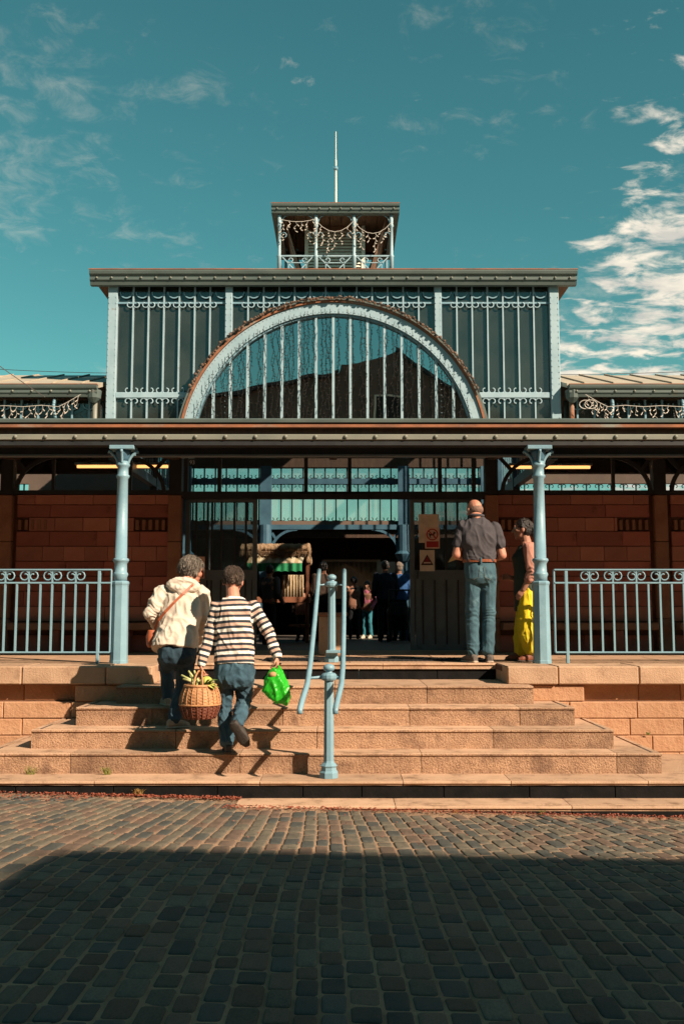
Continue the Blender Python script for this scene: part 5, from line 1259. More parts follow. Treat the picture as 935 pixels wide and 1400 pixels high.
# ---------------------------------------------------------------- woman in the beige jacket
def woman_beige():
    t = thing('person', 'woman in a beige hooded jacket stepping up the stairs, red strap across her back', 'person', at(240, 994, 9.05).to_tuple(), 'shoppers at the entrance')
    J = dict(head=at(263, 781, 9.42), neck=at(253, 800, 9.30), chest=at(246, 830, 9.22), pelvis=at(243, 887, 9.10), shL=at(221, 811, 9.22), shR=at(275, 812, 9.24),
             elL=at(206, 838, 9.16), wrL=at(219, 861, 9.34), elR=at(283, 850, 9.30), wrR=at(272, 878, 9.52), hipL=at(230, 890, 9.12), hipR=at(256, 890, 9.10),
             knL=at(228, 913, 9.46), anL=at(231, 955, 9.44), toL=at(224, 962, 9.64), knR=at(250, 940, 9.16), anR=at(237, 986, 9.07), toR=at(256, 996, 9.16))
    Rm = rotm(R(-38), R(-8), R(6)); k = 1.04
    S = skin_body(J, Rm, k, hands=((J['wrL'], Vector((0.5, 0.6, -0.3)), Vector((0, 0, -1)), -1, 0.6, 0.86), (J['wrR'], Vector((-0.4, 0.7, 0.0)), Vector((-0.5, 0, -1)), 1, 0.6, 0.86)), slim=0.72)
    S.fuse('body', M['skin'], t, 0.0065, 3)
    hair_cap(J['head'], Rm, k * 1.04, 150, 0.055, 9, -0.07, voxel=0.006, rad=0.011).fuse('hair', M['hair_grey'], t, 0.0058, 1, lambda p, n: 0.008 * noise.noise(p * 55))
    strands(J['head'], Rm, k * 1.05, 1300, 0.085, 6, M['hair_grey'], t)
    up = (J['neck'] - J['pelvis']).normalized(); sd = (J['shR'] - J['shL']).normalized(); sd = (sd - up * sd.dot(up)).normalized(); fw = up.cross(sd).normalized()
    P0, N0 = J['pelvis'], J['neck']; q = lambda f: P0.lerp(N0, f)
    S = Sculpt()
    S.loft([(q(-0.03) - sd * 0.03, sd * 0.212, fw * 0.172), (q(0.05) - sd * 0.025, sd * 0.208, fw * 0.170), (q(0.32) - sd * 0.01, sd * 0.182, fw * 0.145), (q(0.62), sd * 0.186, fw * 0.142), (q(0.80), sd * 0.185, fw * 0.130), (q(0.93), sd * 0.135, fw * 0.105), (q(1.02), sd * 0.080, fw * 0.085)], 28, 2.5)
    for s_ in 'LR': S.chain((J['sh' + s_], 0.079), (J['el' + s_], 0.066), (J['wr' + s_], 0.052))
    S.fuse('jacket', M['jacket'], t, 0.008, 3, folds(0.022, 7, 5, 1.7, [(J['elL'], 0.16, 0.007), (J['elR'], 0.14, 0.005), (q(0.2), 0.25, 0.003)]))
    S = Sculpt(); hc = q(0.93) - fw * 0.10     # the hood lying in a roll behind the neck
    ring = [hc + sd * 0.125 * math.cos(w) + up * 0.042 * math.sin(w) - fw * 0.028 * abs(math.sin(w)) for w in [i / 10 * 2 * math.pi for i in range(11)]]
    for a, b in zip(ring, ring[1:]): S.cap(a, 0.037, b, 0.037, 8)
    S.blob(hc - up * 0.02, 0.115, 0.05, 0.065)
    S.blob(hc - up * 0.065 - fw * 0.01, 0.075, 0.045, 0.05)
    S.fuse('hood', M['jacket'], t, 0.008, 3, folds(0.012, 11, 14, 6.0))
    S = Sculpt(); S.loft([(q(0.08), sd * 0.165, fw * 0.12), (q(-0.05), sd * 0.178, fw * 0.14), (q(-0.2), sd * 0.16, fw * 0.12), (q(-0.28), sd * 0.1, fw * 0.08)], 24)
    for s_ in 'LR':
        kn, an = J['kn' + s_], J['an' + s_]
        S.chain((J['hip' + s_], 0.096), (kn, 0.070), (kn.lerp(an, 0.4), 0.066), (an + (kn - an).normalized() * 0.03, 0.060))
    S.fuse('jeans', M['jeans_dark'], t, 0.0075, 3, folds(0.015, 9, 7, 2.0, [(J['knR'], 0.15, 0.005), (J['anR'], 0.13, 0.005)]))
    for hl, to in ((Vector((at(229, 995, 9.04).x, 9.03, -0.502)), Vector((at(257, 998, 9.13).x, 9.15, -0.502))), (Vector((at(231, 960, 9.4).x, 9.38, -0.335)), Vector((at(224, 960, 9.6).x, 9.60, -0.335)))):
        S = Sculpt(); s2 = Sculpt(); shoe(S, hl, to, 0.044, None, s2); S.fuse('shoe', M['shoe_beige'], t, 0.006, 3); s2.fuse('sole', M['sole_pale'], t, 0.006, 1)
    # cross-body strap and the red-brown bag on her left hip
    bag = thing('shoulder_bag', 'red-brown leather shoulder bag hanging at the hip of the woman in beige', 'handbag', at(208, 876, 9.2).to_tuple())
    bc = at(211, 874, 9.16); S = Sculpt(); S.loft([(bc + UP * 0.085, Vector((0.055, 0.02, 0)), Vector((-0.01, 0.04, 0))), (bc + UP * 0.03, Vector((0.07, 0.02, 0)), Vector((-0.02, 0.05, 0))), (bc - UP * 0.05, Vector((0.065, 0.02, 0)), Vector((-0.02, 0.055, 0))), (bc - UP * 0.075, Vector((0.05, 0.02, 0)), Vector((-0.015, 0.04, 0)))], 16, 3)
    S.fuse('bag_body', M['strap'], bag, 0.006, 2)
    pts = [at(272, 794, 9.30), at(262, 801, 9.115), at(250, 812, 9.055), at(238, 824, 9.03), at(226, 837, 9.03), at(217, 848, 9.06), at(212, 860, 9.12)]
    b = MB(); 
    for p, r_ in zip(pts, pts[1:]):
        d = (r_ - p).normalized(); s_ = d.cross(Vector((0, 1, 0))).normalized() * 0.011; o = Vector((0, 0.004, 0)); e = d * 0.004
        b.add([p - e + s_ - o, p - e - s_ - o, r_ + e - s_ - o, r_ + e + s_ - o, p - e + s_ + o, p - e - s_ + o, r_ + e - s_ + o, r_ + e + s_ + o], [(0, 1, 2, 3), (7, 6, 5, 4), (0, 4, 5, 1), (1, 5, 6, 2), (2, 6, 7, 3), (3, 7, 4, 0)])
    b.build('strap', M['strap'], bag)
    return J
woman_beige()

# ---------------------------------------------------------------- man in the polo shirt
def man_polo():
    Y = 10.72
    t = thing('person', 'balding man in a charcoal polo and jeans standing at the top of the steps', 'person', at(656, 904, Y).to_tuple(), 'shoppers at the entrance')
    J = dict(head=at(648.5, 698, Y + 0.05), neck=at(651, 708, Y), chest=at(653, 735, Y), pelvis=at(656, 781, Y), shL=at(633, 720, Y), shR=at(676, 722, Y),
             elL=at(624, 758, Y - 0.02), wrL=at(630, 763, Y + 0.22), elR=at(686, 759, Y - 0.02), wrR=at(676, 764, Y + 0.20), hipL=at(647, 790, Y), hipR=at(667, 790, Y),
             knL=at(645, 842, Y + 0.02), anL=at(646, 893, Y), toL=at(641, 904, Y + 0.15), knR=at(668, 842, Y + 0.02), anR=at(667, 893, Y), toR=at(667, 903, Y + 0.16))
    Rm = rotm(R(22), R(-20), R(-4)); k = 1.03
    S = skin_body(J, Rm, k, hands=((J['wrL'], Vector((0.1, 1, 0.12)), Vector((0.8, 0, 0.2)), -1, 0.55, 0.95), (J['wrR'], Vector((-0.3, 1, 0.05)), Vector((-0.8, 0, 0.3)), 1, 0.55, 0.95)))
    S.chain((J['head'] + Vector((0, -0.05, -0.06)), 0.058), (J['neck'] + Vector((0, -0.01, 0)), 0.066))
    for s_ in 'LR': S.cap(J['sh' + s_], 0.055, J['el' + s_], 0.050); S.cap(J['el' + s_], 0.050, J['el' + s_].lerp(J['wr' + s_], 0.4), 0.046)
    S.fuse('body', M['skin'], t, 0.0065, 3)
    H = Sculpt(); c = J['head']; f = lambda x, y, z: c + Rm @ Vector((x * k, y * k, z * k))      # a cropped band of hair round the back of the head
    H.blob(f(0, -0.026, -0.012), 0.0785 * k, 0.084 * k, 0.062 * k, Rm); H.fuse('hair', M['hair_crop'], t, 0.006, 2)
    up = UP.copy(); sd = Vector((1, 0, 0)); fw = Vector((0, 1, 0)); P0, N0 = J['pelvis'], J['neck']; q = lambda f: P0.lerp(N0, f)
    S = Sculpt()
    S.loft([(q(0.17), sd * 0.172, fw * 0.132), (q(0.25), sd * 0.180, fw * 0.142), (q(0.45), sd * 0.186, fw * 0.142), (q(0.68), sd * 0.204, fw * 0.135), (q(0.82), sd * 0.200, fw * 0.115), (q(0.92), sd * 0.145, fw * 0.090), (q(1.01), sd * 0.072, fw * 0.07)], 28, 2.5)
    for s_ in 'LR': S.chain((J['sh' + s_], 0.070), (J['sh' + s_].lerp(J['el' + s_], 0.62), 0.071))
    S.fuse('polo_shirt', M['polo'], t, 0.0078, 3, folds(0.020, 6, 5, 4.0, [(q(0.25), 0.26, 0.004)]))
    MB().tube([q(1.0) + Vector((0.073 * math.cos(w), 0.070 * math.sin(w), 0.012 + 0.012 * (1 - math.sin(w)) * 0.5)) for w in [i / 16 * 2 * math.pi for i in range(17)]], 0.017, 6, True).build('collar', M['polo'], t, True)
    S = Sculpt(); S.loft([(q(0.22), sd * 0.162, fw * 0.122), (q(0.02), sd * 0.172, fw * 0.134), (q(-0.14), sd * 0.174, fw * 0.132), (q(-0.24), sd * 0.13, fw * 0.10)], 24)
    for s_ in 'LR':
        kn, an = J['kn' + s_], J['an' + s_]; S.chain((J['hip' + s_], 0.093), (kn, 0.074), (kn.lerp(an, 0.4), 0.072), (an + UP * 0.02, 0.066))
    S.fuse('jeans', M['jeans_light'], t, 0.0075, 3, folds(0.010, 7, 5, 1.0, [(J['knL'], 0.15, 0.006), (J['knR'], 0.15, 0.006), (J['anL'], 0.16, 0.008), (J['anR'], 0.16, 0.008), (q(-0.3), 0.12, 0.004)]))
    b = MB(); n = 28
    for i in range(n):
        w0, w1 = 2 * math.pi * i / n, 2 * math.pi * (i + 1) / n; g = lambda w, r_, z: q(0.19) + Vector((math.copysign(abs(math.cos(w)) ** .83, math.cos(w)) * r_, math.copysign(abs(math.sin(w)) ** .83, math.sin(w)) * r_ * 0.775, z))
        b.add([g(w0, .180, -.015), g(w1, .180, -.015), g(w1, .180, .015), g(w0, .180, .015), g(w0, .15, -.015), g(w1, .15, -.015), g(w1, .15, .015), g(w0, .15, .015)], [(0, 1, 2, 3), (7, 6, 5, 4), (3, 2, 6, 7), (4, 5, 1, 0)])
    b.build('belt', M['belt'], t)
    for dx in (-0.085, 0.085):  # back pockets of the jeans
        c = q(-0.02) + Vector((dx, -0.136, -0.01)); b = MB(); o = [(-.06, .06), (.06, .06), (.058, -.045), (0, -.07), (-.058, -.045)]
        P = [c + Vector((x, 0.000 + 0.09 * (abs(dx + x) / 0.17) ** 2.6, z)) for x, z in o]
        b.tube(P + [P[0]], 0.0022, 4); b.build('pocket_seam', M['stitch'], t)
    c = q(0.19) + Vector((0.0, -0.146, 0)); MB().box(c.x - 0.008, c.x + 0.008, c.y - 0.004, c.y + 0.01, c.z - 0.03, c.z + 0.03).build('belt_loop', M['jeans_light'], t)
    for hl, to in ((Vector((at(649, 904, Y).x, Y - 0.07, 0.002)), Vector((at(636, 904, Y).x, Y + 0.19, 0.002))), (Vector((at(668, 904, Y).x, Y - 0.07, 0.002)), Vector((at(672, 904, Y).x, Y + 0.20, 0.002)))):
        S = Sculpt(); s2 = Sculpt(); shoe(S, hl, to, 0.050, None, s2); S.fuse('shoe', M['shoe_grey'], t, 0.0065, 3); s2.fuse('sole', M['sole_pale'], t, 0.006, 1)
    pp = thing('paper', 'small folded yellowish paper held by the man in the polo', 'paper', at(619, 762, Y + 0.3).to_tuple())
    c = at(622, 762, Y + 0.31); m_ = mat('cream_paper', (0.62, 0.46, 0.22), None, 8, 0.8)
    b = MB(); a = Vector((-0.085, 0.02, -0.03)); e = Vector((0.02, -0.02, 0.035)); h = Vector((0, 0.006, 0)); c0 = c + Vector((0.03, 0, 0.01))
    b.add([c0 - e - h, c0 + e - h, c0 + a + e - h, c0 + a - e - h, c0 - e + h, c0 + e + h, c0 + a + e + h, c0 + a - e + h], [(0, 1, 2, 3), (7, 6, 5, 4), (0, 4, 5, 1), (1, 5, 6, 2), (2, 6, 7, 3), (3, 7, 4, 0)]).build('sheet', m_, pp)
man_polo()

# ---------------------------------------------------------------- woman in yellow trousers, in profile
def woman_yellow():
    Y = 11.0
    t = thing('person', 'dark-haired woman in yellow trousers and pink cardigan standing behind the right column', 'person', at(718, 900, Y).to_tuple(), 'shoppers at the entrance')
    J = dict(head=at(713.5, 724, Y), neck=at(719, 741, Y), chest=at(719, 765, Y), pelvis=at(723, 803, Y), shL=at(722, 750, Y - 0.15), shR=at(722, 750, Y + 0.17),
             elL=at(727, 783, Y - 0.19), wrL=at(715, 806, Y - 0.15), elR=at(716, 795, Y + 0.20), wrR=at(697, 790, Y + 0.12), hipL=at(720, 815, Y - 0.08), hipR=at(722, 815, Y + 0.08),
             knL=at(719, 853, Y - 0.09), anL=at(725, 892, Y - 0.09), toL=at(708, 900, Y - 0.10), knR=at(715, 853, Y + 0.09), anR=at(713, 892, Y + 0.09), toR=at(697, 899, Y + 0.12))
    Rm = rotm(R(80), R(-2), 0); k = 1.0
    S = skin_body(J, Rm, k, hands=((J['wrL'], Vector((-0.6, 0.1, -0.8)), Vector((0.3, 1, 0)), 1, 0.35, 0.85), (J['wrR'], Vector((-1, -0.2, 0.1)), Vector((0, -1, -.2)), 1, 0.6, 0.85)))
    S.fuse('body', M['skin_darker'], t, 0.0062, 3); eyes(J['head'], Rm, t, k)
    S = hair_cap(J['head'], Rm, k * 1.02, 40, 0.03, 2, -0.07, voxel=0.006); b = J['head'] + Rm @ Vector((0, -0.125, 0.0)); S.blob(b, 0.05, 0.05, 0.055); S.blob(b - UP * 0.05, 0.035, 0.04, 0.05)
    S.fuse('hair', M['hair_black'], t, 0.0065, 2, lambda p, n: 0.004 * noise.noise(p * 50))
    up = UP.copy(); sd = Vector((0, 1, 0)); fw = Vector((-1, 0, 0)); P0, N0 = J['pelvis'], J['neck']; q = lambda f: P0.lerp(N0, f)
    S = Sculpt(); S.loft([(q(-0.52) + fw * 0.06, sd * 0.15, fw * 0.115), (q(-0.3) + fw * 0.045, sd * 0.160, fw * 0.125), (q(0.1) + fw * 0.03, sd * 0.155, fw * 0.135), (q(0.4) + fw * 0.03, sd * 0.145, fw * 0.125), (q(0.66) + fw * 0.04, sd * 0.145, fw * 0.135), (q(0.85) + fw * 0.01, sd * 0.12, fw * 0.095), (q(0.95), sd * 0.07, fw * 0.07)], 24)
    S.fuse('tunic', M['green_top'], t, 0.008, 3, folds(0.010, 7, 4, 2.0))
    S = Sculpt(); S.loft([(q(-0.48) - fw * 0.07, sd * 0.185, fw * 0.075), (q(-0.2) - fw * 0.065, sd * 0.185, fw * 0.088), (q(0.3) - fw * 0.045, sd * 0.172, fw * 0.10), (q(0.7) - fw * 0.025, sd * 0.172, fw * 0.105), (q(0.90) - fw * 0.01, sd * 0.13, fw * 0.075), (q(0.99) - fw * 0.01, sd * 0.075, fw * 0.07)], 24)
    for s_ in 'LR': S.chain((J['sh' + s_], 0.066), (J['el' + s_], 0.058)); S.cap(J['el' + s_], 0.058, J['el' + s_].lerp(J['wr' + s_], 0.38), 0.056)
    S.fuse('cardigan', M['cardigan'], t, 0.008, 3, folds(0.011, 8, 4, 7.0, [(J['elL'], 0.14, 0.007)]))
    S = Sculpt(); S.loft([(q(0.05), sd * 0.15, fw * 0.13), (q(-0.15), sd * 0.17, fw * 0.15), (q(-0.35), sd * 0.165, fw * 0.14), (q(-0.45), sd * 0.1, fw * 0.1)], 20)
    for s_ in 'LR':
        kn, an = J['kn' + s_], J['an' + s_]; S.chain((J['hip' + s_], 0.105), (kn, 0.098), (kn.lerp(an, 0.5), 0.105), (an + UP * 0.035, 0.09))
    S.fuse('trousers', M['yellow'], t, 0.008, 3, folds(0.018, 8, 4, 5.0, [(J['knL'], 0.2, 0.006)]))
    for hl, to in ((Vector((at(733, 902, Y).x, Y - 0.09, 0.002)), Vector((at(706, 902, Y).x, Y - 0.13, 0.002))), (Vector((at(720, 902, Y).x, Y + 0.09, 0.002)), Vector((at(694, 902, Y).x, Y + 0.12, 0.002)))):
        S = Sculpt(); s2 = Sculpt(); shoe(S, hl, to, 0.042, None, s2); S.fuse('sandal', M['sandal'], t, 0.0065, 3); s2.fuse('sole', M['sole'], t, 0.0065, 1)
woman_yellow()

# ================================================================== WHAT THEY CARRY
M['wick'] = mat('pale_wicker', (0.50, 0.255, 0.115), (0.35, 0.16, 0.07), 25, 0.6, 0.3, 80)
M['wick_dark'] = mat('dark_wicker', (0.19, 0.055, 0.03), (0.11, 0.035, 0.02), 25, 0.6, 0.3, 80)
bk = thing('wicker_basket', 'round two-tone wicker basket of vegetables carried in the striped man\'s left hand', 'basket', at(273, 981, 8.55).to_tuple())
c0 = at(273.5, 982, 8.60); cx, cy, zb = c0.x, 8.60, c0.z
HB = at(273, 938, 8.6).z - zb
def belly(t): return 0.118 + 0.048 * math.sin(min(1.0, t * 0.95 + 0.03) * math.pi) ** 0.8 + 0.008 * t
def weave(t0, t1, rows, name, m):
    b = MB(); n = 96
    for i in range(rows + 1):
        for sub in (0, 1):
            if i == rows and sub: continue
            t = t0 + (t1 - t0) * (i + sub * 0.5) / rows; r_ = belly(t)
            for k in range(n):
                w = 2 * math.pi * k / n; o = 0.0055 * math.cos(k * math.pi / 3 + (i % 2) * math.pi) if sub else -0.002
                b.v.append((cx + math.cos(w) * (r_ + o), cy + math.sin(w) * (r_ + o), zb + HB * t))
    m_ = len(b.v) // n
    for i in range(m_ - 1):
        for k in range(n): b.f.append((i * n + k, i * n + (k + 1) % n, (i + 1) * n + (k + 1) % n, (i + 1) * n + k))
    return b.build(name, m, bk, True)
weave(0.0, 0.44, 9, 'lower_weave', M['wick_dark']); weave(0.44, 1.0, 12, 'upper_weave', M['wick'])
MB().lathe([(belly(0), zb), (0.02, zb - 0.001)], 24, (cx, cy)).build('base', M['wick_dark'], bk)
for k in range(22):
    w = 2 * math.pi * (k + .5) / 22; MB().tube([(cx + math.cos(w) * (belly(t) + 0.0035), cy + math.sin(w) * (belly(t) + 0.0035), zb + HB * t) for t in [0.44 + q / 8 * 0.56 for q in range(9)]], 0.0036, 5).build('stake', M['wick'], bk, True); MB().tube([(cx + math.cos(w) * (belly(t) + 0.0035), cy + math.sin(w) * (belly(t) + 0.0035), zb + HB * t) for t in [q / 5 * 0.44 for q in range(6)]], 0.0036, 5).build('stake', M['wick_dark'], bk, True)
MB().tube([(cx + math.cos(w) * belly(1), cy + math.sin(w) * belly(1), zb + HB + 0.006) for w in [i / 28 * 2 * math.pi for i in range(29)]], 0.013, 8).build('rim', M['wick'], bk, True)
MB().tube([(cx + math.cos(w) * belly(.44) * 1.02, cy + math.sin(w) * belly(.44) * 1.02, zb + HB * .44) for w in [i / 28 * 2 * math.pi for i in range(29)]], 0.009, 6).build('band', M['wick'], bk, True)
hx, hz = at(275.5, 915, 8.70).x, at(275, 917, 8.7).z
for o in (-0.016, 0.016):
    pts = []
    for i in range(17):
        w = math.pi * i / 16; y = 8.60 - math.cos(w) * 0.125; pts.append((cx + o + (hx - cx) * math.sin(w) * 0.9 + o * 1.4 * (1 - math.sin(w)), cy - math.cos(w) * 0.125 + 0.06 * math.sin(w), zb + HB + (hz - zb - HB) * math.sin(w) ** 0.6))
    MB().tube(pts, 0.0085, 6).build('handle', M['wick'], bk, True)
M['leek'] = mat('pale_leek', (0.56, 0.52, 0.26), (0.36, 0.40, 0.12), 14, 0.5, stretch=(1, 1, 4)); M['melon'] = mat('yellow_green_melon', (0.50, 0.46, 0.10), (0.40, 0.42, 0.10), 8, 0.5); M['leaf'] = mat('leaf_green', (0.07, 0.13, 0.025), (0.10, 0.16, 0.03), 14, 0.6)
rv = random.Random(4); zt = zb + HB
for i, (w, ln) in enumerate(((2.6, 0.14), (2.95, 0.16), (2.3, 0.15), (3.3, 0.15), (2.75, 0.10), (2.1, 0.12))):
    l = tag(new_obj('leek', MB().tube([(cx - 0.03 + 0.01 * i, cy - 0.07 + 0.02 * i, zt - 0.03), (cx + math.cos(w) * 0.07, cy - 0.06 + 0.02 * i, zt + 0.04 + 0.01 * (i % 3)), (cx + math.cos(w) * ln, cy - 0.06 + 0.02 * i, zt + 0.06 + 0.035 * (i % 3))], [0.013, 0.011, 0.008], 7).mesh('leek', M['leek'], True)), 'pale leek stalk poking out of the left side of the wicker basket', 'leek', 'leeks in the basket')
S = Sculpt(); S.blob((cx + 0.055, cy - 0.02, zt + 0.035), 0.052, 0.055, 0.05); ml = S.fuse('melon', M['melon'], None, 0.006, 1, lambda p, n: 0.0015 * math.sin(math.atan2(p.y - cy + 0.02, p.x - cx - 0.055) * 10)); tag(ml, 'small yellow-green melon on top of the wicker basket', 'melon')
lf = thing('leafy_greens', 'dark and yellow leaves hanging over the right rim of the basket', 'greens', (cx + 0.1, cy, zt)); 
for i in range(16):
    w = rv.uniform(-0.7, 0.7); a = Vector((cx + 0.03, cy + rv.uniform(-0.09, 0.05), zt + 0.0)); d = Vector((math.cos(w), math.sin(w) * 0.7 - 0.2, 0)); e = a + d * rv.uniform(0.08, 0.15) + UP * rv.uniform(-0.03, 0.07); s_ = d.cross(UP) * 0.02; mdl = a.lerp(e, 0.6) + UP * 0.02
    MB().add([a, mdl + s_, e, mdl - s_, mdl + UP * 0.006], [(0, 1, 4), (1, 2, 4), (2, 3, 4), (3, 0, 4)]).build('leaf', M['leaf'] if i % 2 else M['melon'], lf)
def plastic():
    m = bpy.data.materials.new('green_carrier_plastic'); m.use_nodes = True; N = m.node_tree.nodes; L = m.node_tree.links; b = N['Principled BSDF']; out = N['Material Output']
    b.inputs['Base Color'].default_value = (0.035, 0.52, 0.03, 1); b.inputs['Roughness'].default_value = 0.32
    tl = N.new('ShaderNodeBsdfTranslucent'); tl.inputs[0].default_value = (0.06, 0.62, 0.04, 1); mx = N.new('ShaderNodeMixShader'); mx.inputs[0].default_value = 0.35
    L.new(b.outputs[0], mx.inputs[1]); L.new(tl.outputs[0], mx.inputs[2]); L.new(mx.outputs[0], out.inputs[0]); return m
M['plastic'] = plastic()
gb = thing('carrier_bag', 'bright green plastic carrier bag hanging from the striped man\'s right hand', 'bag', at(378, 962, 8.66).to_tuple())
g = lambda px, py: at(px, py, 8.66)
D = Vector((0, 0.075, 0)); S = Sculpt()
def rg(pxl, pxr, pyl, pyr, dk): a, b_ = g(pxl, pyl), g(pxr, pyr); return ((a + b_) / 2, (b_ - a) / 2, D * dk)
S.loft([rg(378, 391, 962, 964.5, 0.35), rg(366, 395, 955, 960, 0.85), rg(358, 398, 944, 947, 1.05), rg(361, 394, 932, 934, 0.95), rg(366, 388, 922, 922, 0.7), rg(370, 383, 915, 915, 0.4)], 28, 2.2)
crum = lambda p, n: 0.016 * (0.5 - min(1, 2.4 * abs(noise.noise((p.x * 13 + p.z * 5, p.y * 9, p.z * 4))))) + 0.007 * (0.5 - min(1, 2.5 * abs(noise.noise((p.x * 22 - p.z * 16, p.y * 18, p.z * 12)))))
S.fuse('bag_body', M['plastic'], gb, 0.0065, 2, crum)
hw = JM['wrR'] + Vector((0.008, 0.02, -0.092))
for a in (((369, 924), (372, 914)), ((386, 925), (383, 913))):
    p0, p1 = g(*a[0]), g(*a[1]); S = Sculpt(); pts = [p0, p0.lerp(p1, 0.6) , p1.lerp(hw, 0.4), hw + Vector((0, 0, 0.012))]
    for (u_, v_), (r0, r1) in zip(zip(pts, pts[1:]), ((0.028, 0.020), (0.020, 0.013), (0.013, 0.010))): S.cap(u_, r0, v_, r1, 10, 0.45, Vector((1, 0, 0)))
    S.fuse('bag_handle', M['plastic'], gb, 0.0055, 2, lambda p, n: 0.004 * noise.noise(p * 40))
S = Sculpt(); S.blob(g(374, 922) + Vector((0, -0.04, 0)), 0.040, 0.03, 0.026); br = S.fuse('bread_roll', mat('bread_crust', (0.50, 0.29, 0.14), (0.36, 0.19, 0.08), 12, 0.8), None, 0.006, 2); tag(br, 'brown bread roll peeping out of the green carrier bag', 'bread')
# ================================================================== INSIDE THE HALL
M['thatch'] = mat('dry_thatch', (0.50, 0.33, 0.20), (0.34, 0.21, 0.12), 20, 0.95, 1.0, 60, stretch=(5, 5, 0.8))
M['awn_green'] = mat('green_awning_cloth', (0.02, 0.26, 0.10), (0.015, 0.20, 0.08), 5, 0.8); M['awn_cream'] = mat('cream_awning_cloth', (0.62, 0.55, 0.40), None, 5, 0.8); M['awn_tan'] = mat('tan_awning_cloth', (0.45, 0.34, 0.20), None, 5, 0.8)
M['drape'] = mat('beige_drape', (0.55, 0.42, 0.27), (0.42, 0.31, 0.19), 7, 0.9); M['stallwood'] = mat('red_brown_stall_wood', (0.30, 0.11, 0.055), (0.20, 0.07, 0.035), 6, 0.7)
M['whitecloth'] = mat('white_tarpaulin', (0.62, 0.55, 0.44), None, 4, 0.8)
# thatched stall: roof, shaggy eaves, posts, striped awning, counter
YS = 18.0
A_ = lambda px, py, Y=YS: at(px, py, Y)
st = thing('thatched_stall', 'market stall with a shaggy thatched roof and red-brown posts inside the left of the doorway', 'market stall', (A_(385, 860).x, YS, 0))
xl, xr = A_(330, 750).x, A_(424, 750).x; zt, zb_ = A_(380, 743).z, A_(380, 756).z
S = Sculpt(); S.loft([(Vector((xl, YS + 0.35, (zt + zb_) / 2)), Vector((0, 0.45, 0)), Vector((0, 0, (zt - zb_) / 2))), (Vector((xr - 0.03, YS + 0.35, (zt + zb_) / 2)), Vector((0, 0.45, 0)), Vector((0, 0, (zt - zb_) / 2)))], 24, 3)
p0, p1 = A_(420, 748), A_(422, 768); S.cap(p0, 0.06, p1, 0.045); S.cap(p0 + Vector((0, .5, 0)), 0.06, p1 + Vector((0, .5, 0)), 0.045)
S.fuse('thatch_roof', M['thatch'], st, 0.016, 1, lambda p, n: 0.03 * noise.noise((p.x * 22, p.y * 22, p.z * 6)))
fr_ = MB(); r_ = random.Random(8)
for k in range(230):
    x = r_.uniform(xl, xr + 0.03); z = zb_ + 0.03; y = YS - 0.09 + r_.uniform(-0.02, 0.03); l = r_.uniform(0.05, 0.11); fr_.tube([(x, y, z), (x + r_.uniform(-.02, .02), y - 0.015, z - l)], [0.010, 0.002], 3)
fr_.build('thatch_fringe', M['thatch'], st, kind='stuff')
for px in (420,): x = A_(px, 800).x; MB().lathe([(0.035, 0.0), (0.035, 0.5), (0.03, 0.9), (0.042, 1.0), (0.03, 1.1), (0.04, 1.35), (0.03, zb_)], 10, (x, YS + 0.05)).build('stall_post', M['stallwood'], st)
x = A_(336, 800).x; MB().box(x - 0.03, x + 0.03, YS, YS + 0.06, 0, zb_).build('stall_post', M['stallwood'], st)
zc = A_(390, 816).z; MB().box(A_(352, 800).x, A_(423, 800).x, YS - 0.05, YS + 0.7, zc - 0.10, zc).build('counter', M['stallwood'], st)
MB().box(A_(395, 800).x, A_(423, 800).x, YS + 0.0, YS + 0.5, 0.28, 0.33).build('low_shelf', M['stallwood'], st)
aw = thing('striped_awning', 'green and cream striped awning with a green valance under the thatched roof', 'awning', (A_(390, 770).x, YS + 0.3, A_(390, 770).z))
x0, x1 = A_(338, 770, 17.84).x, A_(413, 770, 17.84).x; n = 14
zt1, zb1, zb2 = A_(380, 757, 17.84).z, A_(380, 769, 17.84).z, A_(380, 782, 17.84).z
for k in range(n):
    a, b_ = x0 + (x1 - x0) * k / n, x0 + (x1 - x0) * (k + 1) / n; dx = 0.05
    MB().add([(a, 17.84, zb1), (b_, 17.84, zb1), (b_ + dx, 18.04, zt1 + .02), (a + dx, 18.04, zt1 + .02), (a, 17.84, zb1 - .012), (b_, 17.84, zb1 - .012), (b_ + dx, 18.04, zt1 + .008), (a + dx, 18.04, zt1 + .008)], [(0, 1, 2, 3), (7, 6, 5, 4), (0, 4, 5, 1), (1, 5, 6, 2), (2, 6, 7, 3), (3, 7, 4, 0)]).build('awning_stripe', M['awn_cream'] if k % 2 else M['awn_tan'], aw)
vl = MB(); m_ = 40
for i in range(m_ + 1):
    x = x0 + (x1 - x0) * i / m_; y = 17.83 + 0.012 * math.sin(i * 1.1); zz = zb2 + 0.02 * abs(math.sin(i * 0.62)); vl.v += [(x, y, zb1 - 0.013), (x, y, zz), (x, y + 0.006, zz), (x, y + 0.006, zb1 - 0.013)]
for i in range(m_):
    for j in range(4): vl.f.append((4 * i + j, 4 * i + (j + 1) % 4, 4 * i + 4 + (j + 1) % 4, 4 * i + 4 + j))
vl.f += [(0, 1, 2, 3), (4 * m_ + 3, 4 * m_ + 2, 4 * m_ + 1, 4 * m_)]; vl.build('valance', M['awn_green'], aw)
x0, x1 = A_(386, 800, 18.9).x, A_(415, 800, 18.9).x
cur = MB(); m_ = 40
